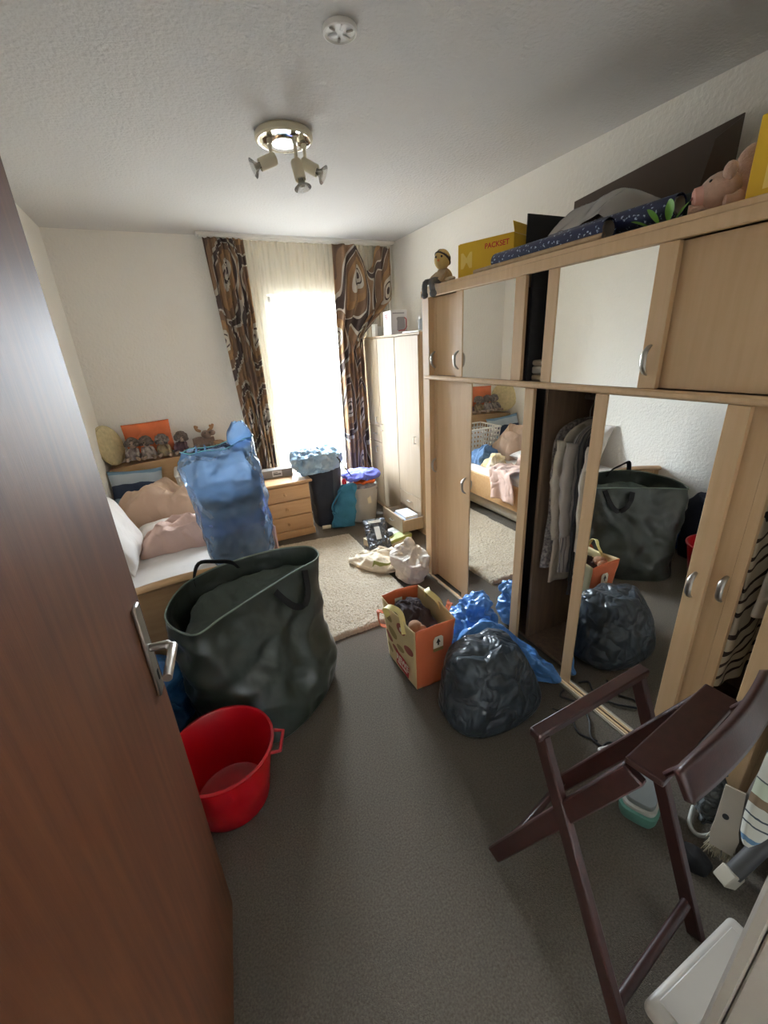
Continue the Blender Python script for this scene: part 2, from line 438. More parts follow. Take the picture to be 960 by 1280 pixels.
# ------------------------------------------------------------------ setting
def room():
    f = struct(MB().box(-1.3, XR+.2, -2.0, YB+.02, -.1, 0).build('floor', M_carpet, smooth=False), 'dark grey carpet floor')
    c = struct(MB().box(XL-.2, XR+.2, -.05, YB+.3, ZC, ZC+.1).build('ceiling', M_ceil, smooth=False), 'white woodchip ceiling')
    b = MB()
    y0, y1 = YB, YB+.28
    b.box(XL-.2, WX0, y0, y1, -.1, ZC); b.box(WX1, XR+.2, y0, y1, -.1, ZC); b.box(WX0, WX1, y0, y1, WZ1, ZC); b.box(WX0, WX1, y0, y1, -.1, WZ0)
    struct(b.build('wall_back', M_wall, smooth=False), 'white back wall with the window')
    struct(MB().box(XL-.2, XL, YF-.145, YB, -.1, ZC).build('wall_left', M_wall, smooth=False), 'white wall along the bed')
    struct(MB().box(XR, XR+.2, YF-.145, YB, -.1, ZC).build('wall_right', M_wall, smooth=False), 'white wall behind the wardrobe')
    w = MB(); w.box(XL, DX0, -.05, YF, 0, ZC); w.box(DX1, XR, -.05, YF, 0, ZC); w.box(DX0, DX1, -.05, YF, DZ, ZC)
    struct(w.build('wall_front', M_wall, smooth=False), 'white wall with the doorway')
    # hallway outside the door, closed off
    struct(MB().box(-1.2, -1.1, -2.0, -.05, 0, ZC).build('wall_hall_left', M_wall, smooth=False))
    struct(MB().box(1.2, 1.3, -2.0, -.05, 0, ZC).build('wall_hall_right', M_wall, smooth=False))
    struct(MB().box(-1.2, 1.3, -2.1, -2.0, 0, ZC).build('wall_hall_end', M_wall, smooth=False))
    struct(MB().box(-1.2, 1.3, -2.1, -.05, ZC, ZC+.1).build('ceiling_hall', M_ceil, smooth=False))
    # door lining
    t = MB(); t.box(DX1-.02, DX1-.001, -.06, .084, 0, DZ-.001, bev=.003); t.box(DX1-.012, DX1+.065, .0955, .108, 0, DZ+.05, bev=.004); t.box(DX1-.02, DX1-.001, .086, .104, 0, DZ-.001, bev=.003)
    struct(t.build('trim_1', M_frame), 'grey painted door lining beside the doorway')
    t = MB(); t.box(DX0+.001, DX0+.02, -.06, .084, 0, DZ-.001, bev=.003); t.box(DX0-.065, DX0+.012, .0955, .108, 0, DZ+.05, bev=.004); t.box(DX0+.021, DX1-.021, -.06, .1, DZ-.02, DZ-.001, bev=.004)
    struct(t.build('trim_2', M_frame), 'grey painted door lining on the hinge side')
    # window: frame, sashes, panes
    wx = struct(thing('window_1', 'white framed window behind the sheer curtain', 'window', (WX0, YB+.16, WZ0)))
    del wx['category']
    fr = MB(); yy = (YB+.13, YB+.20)
    fr.box(WX0, WX0+.05, *yy, WZ0, WZ1); fr.box(WX1-.05, WX1, *yy, WZ0, WZ1); fr.box(WX0, WX1, *yy, WZ1-.05, WZ1); fr.box(WX0, WX1, *yy, WZ0, WZ0+.06)
    fr.build('window_frame', M_white, wx, smooth=False)
    mx = WX0+.05+.36
    fr = MB(); fr.box(mx-.04, mx+.04, YB+.12, YB+.2, WZ0+.06, WZ1-.05); fr.build('mullion', M_white, wx, smooth=False)
    g = pane_mat()
    MB().box(WX0+.05, mx-.04, YB+.165, YB+.171, WZ0+.06, WZ1-.05).build('pane', g, wx, smooth=False)
    MB().box(mx+.04, WX1-.05, YB+.165, YB+.171, WZ0+.06, WZ1-.05).build('pane', g, wx, smooth=False)
    MB().box(WX0-.03, WX1+.03, YB-.03, YB+.13, WZ0-.02, WZ0+.01, bev=.004).build('window_sill', M_white, wx)
room()

def door():
    hinge = Vector((-.262, .112, 0)); free = Vector((-.165, .972, 0)); d = (free-hinge); L = d.length; ang = math.atan2(d.y, d.x)
    o = thing('door_1', 'open brown wood veneer room door with steel handle', 'door', hinge, ang); del o['category']; struct(o)
    # local x along the leaf, local -y is the side facing the camera (right)
    MB().box(0, L, 0.0, .04, .008, 1.985, bev=.002).build('door_leaf', M_doorwood, o, world=False)
    hx = L-.055
    for s_, nm in ((-1, 'handle_plate'), ):
        pl = MB().box(hx-.02, hx+.02, -.009, 0, .93, 1.16, bev=.003).build(nm, M_steel, o, world=False)
        p = [(hx, -.008, 1.05), (hx, -.045, 1.05)] + [(hx-.012*sin(a), -.045-.012*(1-cos(a))*1.0, 1.05) for a in (pi/4, pi/2)] + [(hx-.06, -.057, 1.05), (hx-.115, -.056, 1.048)]
        MB().tube(p, .0095, 12).build('handle', M_steel, pl, world=False)
        MB().box(hx-.004, hx+.004, -.0105, -.008, .965, .99).build('keyhole', M_black, pl, world=False)
    MB().box(L-.001, L+.002, .008, .032, .95, 1.15).build('lock_plate', M_steel, o, world=False)
    for z in (.25, 1.75):
        MB().lathe([(.008, -.04), (.008, .04)], (-.006, .004, z), 12).build('hinge', M_steel, o, world=False)
door()

# ------------------------------------------------------------------ wardrobe
WF = 1.475                                        # front of the carcass
WY0, WY1, WZT = 0.40, 2.475, 1.955
def bow_handle(parent, y, z, x, h=.095):
    p = catmull([(x, y, z-h/2), (x-.012, y, z-h/2+.006), (x-.026, y, z-h*.22), (x-.028, y, z+h*.22), (x-.012, y, z+h/2-.006), (x, y, z+h/2)], 16)
    r = [.004+.0045*sin(pi*i/15) for i in range(16)]
    return MB().tube(p, r, 10, flat=(1.3, .8)).build('handle', M_steel, parent)
def wardrobe():
    w = thing('wardrobe', 'tall beech wardrobe with sliding mirror doors along the right wall', 'wardrobe', (1.8, 1.44, 0))
    B = lambda n, *a, m=M_beech, bev=.002: MB().box(*a, bev=bev).build(n, m, w)
    B('side_panel', WF+.06, XR-.005, WY0, WY0+.02, 0, WZT-.02); B('side_panel', WF+.06, XR-.005, WY1-.02, WY1, 0, WZT-.02)
    B('front_post', WF, WF+.06, WY0, WY0+.083, 0, 1.9); B('front_post', WF, WF+.06, WY1-.075, WY1, 0, 1.9)
    B('top_panel', WF-.002, XR-.005, WY0, WY1, WZT-.02, WZT); B('cornice', WF-.006, WF+.018, WY0-.004, WY1+.004, 1.897, WZT-.018)
    B('bottom_panel', WF+.075, XR-.02, WY0+.02, WY1-.02, .012, .032, m=M_inside)
    B('middle_shelf', WF+.07, XR-.02, WY0+.02, WY1-.02, 1.425, 1.447, m=M_inside)
    B('back_panel', XR-.02, XR-.006, WY0+.02, WY1-.02, .01, WZT-.02, m=M_inside)
    B('divider', WF+.072, XR-.02, 1.478, 1.496, .032, 1.425, m=M_inside); B('upper_divider', WF+.072, XR-.02, 1.62, 1.638, 1.447, 1.93, m=M_gapshade)
    B('compartment_shade_sheet', WF+.30, WF+.31, 1.497, 2.45, .032, 1.425, m=M_gapshade); B('upper_shade_sheet', WF+.45, WF+.46, .9, 1.62, 1.447, 1.93, m=M_gapshade)  # dark sheets added as shade behind the door gaps
    p = MB(); pts = [(0, -.013), (-.018, -.013), (-.026, -.006), (-.026, .006), (-.018, .013), (0, .013)]
    vs = [(WF+.02+x, y, 1.44+z) for y in (WY0-.01, WY1-.025) for x, z in pts]; n = len(pts)
    p.add(vs, [tuple(range(n)), tuple(range(n, 2*n))]+[(i, (i+1) % n, n+(i+1) % n, n+i) for i in range(n)])
    p.build('middle_rail', M_beech, w)
    B('bottom_rail', WF-.004, WF+.010, WY0+.08, WY1-.075, 0, .012)
    MB().box(WF-.022, WF-.014, .74, 1.28, 0, .008).build('floor_track', M_steel, w, smooth=False)
    MB().box(WF-.012, WF-.006, .74, 2.3, 0, .010).build('floor_track', mat('pale_track', (214, 198, 172), .4), w, smooth=False)
    MB().tube([(1.8, WY0+.02, 1.36), (1.8, 1.478, 1.36)], .012, 12).build('hanging_rail', M_steel, w)
    def sliding(y0, y1, z0, z1, front, mirror, sl=.05, sr=.056, hy=None, hz=1.0, nm='sliding_door'):
        x = WF+.008 if front else WF+.036
        d = MB()
        if mirror:
            d.box(x, x+.02, y1-sl, y1, z0, z1, bev=.0015); d.box(x, x+.02, y0, y0+sr, z0, z1, bev=.0015); d.box(x+.009, x+.02, y0+sr, y1-sl, z0, z1)
        else:
            d.box(x+.003, x+.02, y0+.03, y1-.03, z0, z1, bev=.0015); d.box(x, x+.02, y0, y0+.03, z0, z1, bev=.0015); d.box(x, x+.02, y1-.03, y1, z0, z1, bev=.0015)
        o = d.build('mirror_door' if mirror else 'panel_door', M_beech, w)
        if mirror:
            MB().box(x+.004, x+.0089, y0+sr, y1-sl, z0, z1).build('mirror', M_mirror, o, smooth=False)
        if hy is not None: bow_handle(o, hy, hz, x)
        return o
    lz = (.014, 1.424)
    sliding(1.86, 2.40, *lz, False, False, hy=2.385, hz=.865)
    sliding(1.505, 2.035, *lz, True, True, sl=.068, hy=2.008, hz=.822)
    sliding(.655, 1.176, *lz, True, True, sl=.056, sr=.062, hy=.690, hz=.815)
    sliding(.572, 1.09, *lz, False, False, hy=.612, hz=.83)
    uz = (1.455, 1.896)
    sliding(1.90, 2.40, *uz, False, False, hy=2.385, hz=1.545)
    sliding(1.60, 2.125, *uz, True, True, sl=.06, sr=.065, hy=2.098, hz=1.545)
    sliding(.948, 1.472, *uz, True, True, sl=.056, sr=.064, hy=.985, hz=1.548)
    sliding(.483, .985, *uz, False, False, hy=.51, hz=1.548)
wardrobe()

def loop_handle(parent, x, y, z, w=.0, h=.06, horizontal=False):
    if horizontal: P = [(x, y-h/2, z), (x-.02, y-h/2, z), (x-.02, y+h/2, z), (x, y+h/2, z)]
    else: P = [(x, y, z-h/2), (x-.022, y, z-h/2), (x-.022, y, z+h/2), (x, y, z+h/2)]
    return MB().tube(P, .004, 8).build('handle', M_steel, parent)
def tall_cabinet():
    x0, y0, y1, zt = 1.77, 3.04, 4.11, 1.73
    c = thing('tall_cabinet', 'tall pale beech cabinet with three doors standing by the window', 'cabinet', (1.95, 3.58, 0))
    MB().box(x0+.02, XR-.005, y0, y1, .07, zt-.018, bev=.002).build('body', M_beech2, c)
    MB().box(x0+.012, XR-.004, y0-.002, y1+.002, zt-.018, zt, bev=.002).build('top_panel', M_beech2, c)
    MB().box(x0+.045, XR-.02, y0+.01, y1-.01, 0, .07).build('plinth', M_beech, c, smooth=False)
    def panel(n, a, b, z0, z1, hy, hz, hor=False, parent=c):
        o = MB().box(x0, x0+.019, a+.003, b-.003, z0+.002, z1-.002, bev=.002).build(n, M_beech2, c)
        loop_handle(o, x0, hy, hz, horizontal=hor); return o
    y2, y3 = 3.80, 3.444
    panel('door', y2, y1, .90, zt-.02, y2+.06, .96); panel('drawer', y2, y1, .74, .90, y2+.12, .82, True); panel('door', y2, y1, .07, .74, y2+.10, .66)
    panel('door', y3, y2, .07, zt-.02, y2-.05, .90)
    panel('door', y0, y3, .36, zt-.02, y0+.07, .88); panel('drawer', y0, y3, .215, .36, 3.24, .29, True)
    # lowest drawer pulled out with papers in it
    xo = 1.575
    o = MB(); o.box(xo, xo+.018, y0+.003, y3-.003, .075, .213, bev=.002)
    o.box(xo+.018, x0+.35, y0+.012, y0+.024, .085, .19); o.box(xo+.018, x0+.35, y3-.024, y3-.012, .085, .19); o.box(xo+.018, x0+.35, y0+.012, y3-.012, .08, .088)
    d = o.build('open_drawer', M_beech2, c)
    loop_handle(d, xo, 3.24, .15, horizontal=True)
    for k in range(5):
        tag(
            MB().box(xo+.03+.01*k, xo+.19+.002*k, y0+.05+.006*k, y3-.05-.02*k, .0885+.022*k, .1095+.022*k).build('paper_stack', mat('paper_%d' % (k % 2), (176, 196, 228) if k % 2 else (232, 234, 236), .8), smooth=False),
            ['white paper wad on the floor of the open cabinet drawer', 'pale blue folder low in the open cabinet drawer', 'white paper pad between two blue folders in the open drawer', 'pale blue folder high in the open cabinet drawer', 'topmost white paper bundle in the open cabinet drawer'][k], 'papers', 'papers in the open drawer')
tall_cabinet()

def nightstand():
    x0, x1, y0, y1, zt = .47, .95, 3.68, 4.015, .545
    c = thing('nightstand', 'honey beech bedside cabinet with three drawers beside the bed', 'nightstand', (.71, 3.9, 0))
    MB().box(x0, x1, y0+.015, y1, .06, zt-.025, bev=.002).build('body', M_bedwood, c)
    MB().box(x0-.02, x1+.025, y0-.03, y1+.01, zt-.025, zt, bev=.006).build('top_panel', M_bedwood, c)
    MB().box(x0-.005, x1+.006, y0-.012, y1, 0, .065, bev=.004).build('plinth', M_bedwood, c)
    zs = [.075, .22, .365, .51]
    for k in range(3):
        d = MB().box(x0+.012, x1-.012, y0-.004, y0+.0148, zs[k]+.004, zs[k+1]-.006, bev=.003).build('drawer', M_bedwood, c)
        zc = (zs[k]+zs[k+1])/2
        MB().lathe([(.006, 0), (.006, .012), (.014, .016), (.015, .024), (.009, .03), (0, .031)], n=14, M=T((x0+x1)/2, y0-.004, zc) @ rot('X', 90)).build('knob', M_bedwood, d)
nightstand()

# ------------------------------------------------------------------ bed
BX0, BX1, BYF, BYH, MT = -.605, .40, 2.12, 3.98, .475
def bed():
    b = thing('bed', 'single honey wood bed with curved headboard and footboard along the left wall', 'bed', (-.1, 3.05, 0))
    def arch(y0, y1, z0, zt, rise):
        m = MB(); n = 24; vs = []
        for i in range(n+1):
            u = i/n; x = BX0+(BX1-BX0)*u; z = zt+rise*sin(pi*u)
            vs += [(x, y0, z0), (x, y1, z0), (x, y1, z), (x, y0, z)]
        fs = [(0, 1, 2, 3), tuple(4*n+i for i in (3, 2, 1, 0))]
        for i in range(n):
            for k in range(4): fs.append((4*i+k, 4*(i+1)+k, 4*(i+1)+(k+1) % 4, 4*i+(k+1) % 4))
        return m.add(vs, fs)
    def cap(y, zt, rise, r):
        P = [(BX0-.01+(BX1-BX0+.02)*i/24, y, zt+rise*sin(pi*i/24)) for i in range(25)]
        return MB().tube(P, r, 12, flat=(1.2, .75))
    fb = arch(BYF+.008, BYF+.032, .14, .545, .055).build('footboard', M_bedwood, b)
    cap(BYF+.02, .55, .055, .026).build('footboard_cap', M_bedwood, fb)
    for x in (BX0, BX1-.07): MB().box(x, x+.07, BYF, BYF+.04, 0, .56, bev=.006).build('leg', M_bedwood, b)
    hb = arch(BYH+.008, BYH+.032, .14, .80, .035).build('headboard', M_bedwood, b)
    # the ledge behind the headboard that carries the toys
    m = arch(BYH, YB-.012, .0, .815, .035)
    n = 24
    for i in range(n+1):
        for k in (0, 1): m.v[4*i+k].z = m.v[4*i+2].z-.03
    m.build('headboard_ledge', M_bedwood, b)
    for x in (BX0, BX1-.07): MB().box(x, x+.07, BYH, BYH+.04, 0, .81, bev=.006).build('leg', M_bedwood, b)
    for x in (BX0+.005, BX1-.03): MB().box(x, x+.025, BYF+.04, BYH, .17, .40, bev=.003).build('side_board', M_bedwood, b)
    MB().box(BX0+.03, BX1-.03, BYF+.04, BYH, .20, .24).build('slatted_base', M_bedwood, b, smooth=False)
    ms = mat('white_sheet', (226, 220, 214), .9, .2, 4, wrinkle=.25, wscale=6)
    m = MB().box(BX0+.035, BX1-.032, BYF+.045, BYH-.003, .242, MT, bev=.03)
    tag(m.build('mattress', ms), 'white sheeted mattress lying in the honey wood bed', 'mattress')
bed()

# ------------------------------------------------------------------ curtains and rail
def curtains():
    yr = 4.115
    r = thing('curtain_rail', 'white curtain rail fixed along the ceiling above the window', 'curtain rail', (1.25, yr, 2.52))
    MB().box(.40, 2.14, yr-.045, yr+.05, 2.528, 2.549, bev=.003).build('rail', M_white, r)
    for y in (yr-.03, yr+.03): MB().box(.42, 2.13, y-.006, y+.006, 2.518, 2.528).build('track', M_white, r, smooth=False)
    stops = [(0, (84, 70, 66)), (.05, (206, 198, 184)), (.10, (82, 68, 64)), (.125, (206, 198, 184)), (.18, (152, 120, 88)), (.24, (164, 128, 90)), (.31, (126, 100, 80)), (.40, (204, 196, 182)), (.415, (80, 66, 62)), (.49, (200, 192, 178)), (.52, (146, 116, 90)), (.62, (116, 94, 80))]
    mc = ramp_mat('brown_swirl_print', stops, (2.5, 1.5, 1), distort=.8, vor_rand=.7, transl=.08, nscale=1.1)
    def lace(x): return x
    # left drape: tapers and leans inward lower down
    def left(u, v):
        z = 2.515 - v*(2.515-.12)
        xa = .445 + .13*min(1, v*1.15)**1.2; xb = .755 - .01*v
        f = 6.5
        y = yr-.035 + .028*sin(2*pi*f*u+.6*sin(3*v)) + .012*sin(2*pi*2.3*u+1+2*v)
        x = xa+(xb-xa)*u + .008*sin(2*pi*f*u*2+v*3)
        return (x, y, z - .006*abs(sin(pi*f*u))*(1 if v < .01 else 0))
    tag(MB().grid(left, 90, 60, uvs=(.62, 2.4)).build('drape', mc, solid=.002, auto=180), 'brown swirl patterned drape hanging full length beside the bed', 'curtain', 'patterned drapes')
    # right drape: bunched part plus a part whose hooks came off and sags
    def right(u, v):
        top = 2.505
        d = 0
        if u > .34: d = .20*max(0, sin(pi*min(1, (u-.34)/.38)))**1.3 + .03*max(0, (u-.72)/.28)*abs(sin(pi*(u-.72)/.14))
        zt = top-d; z = zt - v*(zt-.10)
        xa = 1.515 - .05*v; xb = 2.095 - .335*min(1, max(0, (v-.18)/.13))
        s = u**.85
        amp = .03 if u < .35 else .016+.012*v
        y = yr-.045 + amp*sin(2*pi*6.2*u+.8*sin(2.5*v)) - .02*v
        return (xa+(xb-xa)*s, y, z)
    tag(MB().grid(right, 90, 60, uvs=(.80, 2.4)).build('drape', mc, solid=.002, auto=180), 'brown swirl patterned drape with sagging top edge beside the tall cabinet', 'curtain', 'patterned drapes')
    sh = film('cream_sheer', (248, 244, 232), transp=.66, transl=.42, rough=.9, wrinkle=0, spec=.1)
    def sheer(u, v):
        z = 2.518-v*(2.518-.06)
        x = .70 + 1.40*u
        y = yr+.033 + (.005+.012*min(1, v*1.5))*sin(2*pi*30*u+1.3*sin(5*v)+2*sin(9*u)) + .008*sin(2*pi*11*u+v)
        return (x, y, z)
    tag(MB().grid(sheer, 300, 30).build('sheer_curtain', sh, auto=180), 'cream translucent sheer curtain glowing in front of the window', 'curtain')
curtains()

# ------------------------------------------------------------------ ceiling lamp and detector
def lamp():
    c = Vector((.675, 2.31, ZC))
    l = thing('ceiling_lamp', 'cream three-spot ceiling lamp with mirrored plate', 'lamp', c)
    MB().lathe([(.12, 0), (.128, -.008), (.128, -.026), (.119, -.032)], c, 40).build('ceiling_plate', M_lampc, l)
    MB().lathe([(.118, -.0325), (.06, -.0365), (.056, -.040), (0, -.041)], c, 40).build('mirror_plate', mat('chrome_plate', (235, 232, 222), .06, metal=1.0), l)
    gl = film('clear_bulb_glass', (235, 235, 232), transp=.78, transl=.2, rough=.08, wrinkle=0)
    for k, (a, dr, tilt, stem) in enumerate([(205, (-.85, .1, -.35), 0, .075), (285, (.12, -.22, -1), 0, .10), (340, (.75, -.45, -.5), 0, .075)]):
        p = c + Vector((cos(radians(a))*.085, sin(radians(a))*.085, -.042)); q = p+Vector((0, 0, -stem)); d = Vector(dr).normalized()
        s = MB().tube([p, q], .008, 10); s.lathe([(.012, 0), (.012, -.018)], p, 12); s.ell(q, .013, 10)
        st = s.build('spot_arm', M_lampc, l)
        A = d.orthogonal().normalized(); Mx = frame(q - d*.02 + d*0.0, A, d)
        MB().lathe([(0, 0), (.022, .001), (.025, .008), (.025, .078), (.023, .079), (.019, .06), (0, .06)], n=20, M=Mx).build('spot_holder', M_lampc, st)
        b = MB().lathe([(.010, .072), (.012, .085), (.020, .095), (.038, .109), (.039, .112), (.020, .113), (0, .114)], n=24, M=Mx)
        b.build('bulb', gl, st)
        MB().lathe([(.008, .08), (.012, .092), (.014, .104), (0, .108)], n=14, M=Mx).build('reflector', M_steel, st)
lamp()
def detector():
    c = Vector((.68, 1.60, ZC))
    d = thing('detector_base', 'round white smoke detector mounting plate on the ceiling', 'smoke detector', c)
    MB().lathe([(.052, 0), (.054, -.006), (.052, -.014), (.047, -.016), (.045, -.010), (0, -.010)], c, 36).build('ring', M_whitep, d)
    for k, (a, r0, r1) in enumerate([(20, .012, .04), (75, .02, .042), (140, .01, .04), (200, .02, .042), (260, .012, .04), (320, .02, .042)]):
        e = radians(a); u = Vector((cos(e), sin(e), 0))
        MB().bar(c+u*r0+Vector((0, 0, -.013)), c+u*r1+Vector((0, 0, -.013)), .008, .004, side=u.cross(Vector((0, 0, 1)))).build('rib', M_frame if k % 2 else M_whitep, d)
detector()

# ------------------------------------------------------------------ bed textiles
def drop(mb, M, name, m, label, cat, group=None, **k):
    return tag(mb.xf(M).build(name, m, **k), label, cat, group)
def bedding():
    M_wp = mat('white_pillowcase', (228, 222, 216), .95, .15, 5, wrinkle=.35, wscale=6)
    M_bg = mat('beige_duvet', (200, 172, 150), .95, .35, 7, .1, 60, wrinkle=.5, wscale=5, col2=(186, 156, 134))
    M_pk = mat('dusty_pink_duvet', (206, 176, 162), .95, .35, 6, .1, 60, wrinkle=.6, wscale=6, col2=(192, 158, 146))
    # white pillow leaning on the left wall
    drop(pillow_mb(.62, .42, .15, seed=3), T(-.505, 2.88, .665) @ rot('Z', 90) @ rot('X', 66), 'pillow', M_wp, 'white pillow propped up against the left wall on the bed', 'pillow')
    drop(pillow_mb(.44, .20, .10, seed=8), T(-.20, 3.165, .53) @ rot('Z', 3), 'pillow', M_wp, 'white pillow lying flat between the beige and pink duvets', 'pillow')
    stripe = stripe_mat('blue_striped_cloth', [(0, (150, 178, 196)), (.34, (54, 66, 92)), (.62, (176, 190, 200)), (.85, (120, 152, 178))], axis=1, scale=2.6, coord='UV', distort=.05)
    drop(pillow_mb(.40, .34, .12, seed=5), T(-.42, 3.855, .655) @ rot('Z', 12) @ rot('Y', 6) @ rot('X', 66), 'cushion', stripe, 'blue and white striped pillow against the headboard', 'pillow')
    # beige duvet heaped over the pillows
    def heap(x0, x1, y0, y1, h, seed, fx=1.0, edge=.5):
        def fn(u, v):
            a, b = 2*u-1, 2*v-1
            k = max(0, (1-abs(a)**3)*(1-abs(b)**3))**edge
            x = x0+(x1-x0)*u; y = y0+(y1-y0)*v
            w = .03*noise.noise(Vector((a*2.5+seed, b*2.5, 0)))
            q = h*k*(1+.35*noise.noise(Vector((a*1.6+seed*3, b*1.6, 2)))) + .045*k*(.5-abs(noise.noise(Vector((x*6+seed+y*2, y*5, seed)))*2)) + .016*k*(.5-abs(noise.noise(Vector((x*15+seed, y*13+x*5, seed)))*2))
            return (x+w+.05*sin(3*b+seed)*k, y+w, MT+.004+q)
        m = MB().grid(fn, 80, 80, uvs=(x1-x0, y1-y0))
        n0 = len(m.v)
        m.grid(lambda u, v: (lambda p: (p[0], p[1], MT+.003))(fn(u, v)), 20, 20)
        return m
    tag(heap(-.57, .03, 3.26, 3.60, .27, 2.0, edge=.45).build('duvet', M_bg, auto=180), 'beige duvet heaped over the pillows near the headboard', 'duvet')
    tag(heap(-.40, .12, 2.80, 3.09, .15, 7.0, edge=.5).build('duvet', M_pk, auto=180), 'dusty pink crumpled duvet lying in the middle of the bed', 'duvet')
    # pink blanket spilling over the bed side (seen in the mirror)
    def spill(u, v):
        y = 2.77+.29*v + .02*sin(6*u); t = u*.52
        x = .18+t if t < .25 else .43+.012*sin(9*v)
        z = MT+.035+.02*noise.noise(Vector((u*6, v*5, 1))) if t < .25 else MT+.03-(t-.25)
        return (x+.008*sin(11*v+4*u), y+.03*u*sin(5*u), z+.012*abs(sin(7*v+3*u)))
    tag(MB().grid(spill, 30, 30).build('blanket', M_pk, solid=.012, auto=180), 'dusty pink cloth spilling over the side of the bed', 'blanket')
    # laundry basket
    lb = thing('laundry_basket', 'white plastic lattice laundry basket on the bed against the headboard', 'laundry basket', (.14, 3.78, MT))
    bx, by, bz = .15, 3.765, MT+.007
    def ring(z, k): return [(bx+(-.24-.03*k), by-.16-.02*k, z), (bx+.24+.03*k, by-.16-.02*k, z), (bx+.24+.03*k, by+.14+.02*k, z), (bx-.24-.03*k, by+.14+.02*k, z)]
    c0, c1 = ring(bz, 0), ring(bz+.29, 1)
    for i in range(4):
        a0, b0, a1, b1 = Vector(c0[i]), Vector(c0[(i+1) % 4]), Vector(c1[i]), Vector(c1[(i+1) % 4])
        m = MB(); n = 12 if i % 2 == 0 else 8
        for k in range(n+1):
            t = k/n; m.bar(a0.lerp(b0, t), a1.lerp(b1, t), .016, .004, side=b0-a0, bev=0)
        for k in range(7):
            t = k/6; m.bar(a0.lerp(a1, t), b0.lerp(b1, t), .016, .004, side=a1-a0, bev=0)
        m.build('lattice_side', M_whitep, lb, smooth=False)
    MB().box(bx-.24, bx+.24, by-.16, by+.14, bz-.004, bz).build('basket_floor', M_whitep, lb, smooth=False)
    MB().tube([Vector(p)+Vector((0, 0, .0)) for p in catmull(c1, 32, True, True)], .011, 8, closed=True, flat=(1.4, .8)).build('rim', M_whitep, lb)
    # loose clothes near the basket (seen in the mirror)
    tag(heap(.07, .37, 3.30, 3.54, .13, 11, edge=.5).build('clothes_heap', mat('denim_blue_cloth', (92, 122, 160), .95, .5, 9, wrinkle=.7, wscale=8)), 'crumpled blue garment lying on the bed below the basket', 'clothing')
    tag(heap(.16, .37, 3.09, 3.28, .10, 17, edge=.6).build('clothes_heap', mat('yellow_white_cloth', (232, 206, 150), .95, .9, 7, col2=(236, 230, 215), wrinkle=.6, wscale=9)), 'crumpled yellow and white garment on the bed edge', 'clothing')
    # things under the bed (seen in the mirror)
    tag(MB().tube([(.25, 2.55, .082), (.25, 3.55, .082)], .08, 20).build('rolled_mat', mat('cream_mat', (206, 198, 180), .95, .2, 20)), 'cream rolled up mat stored under the bed', 'rolled mat')
bedding()

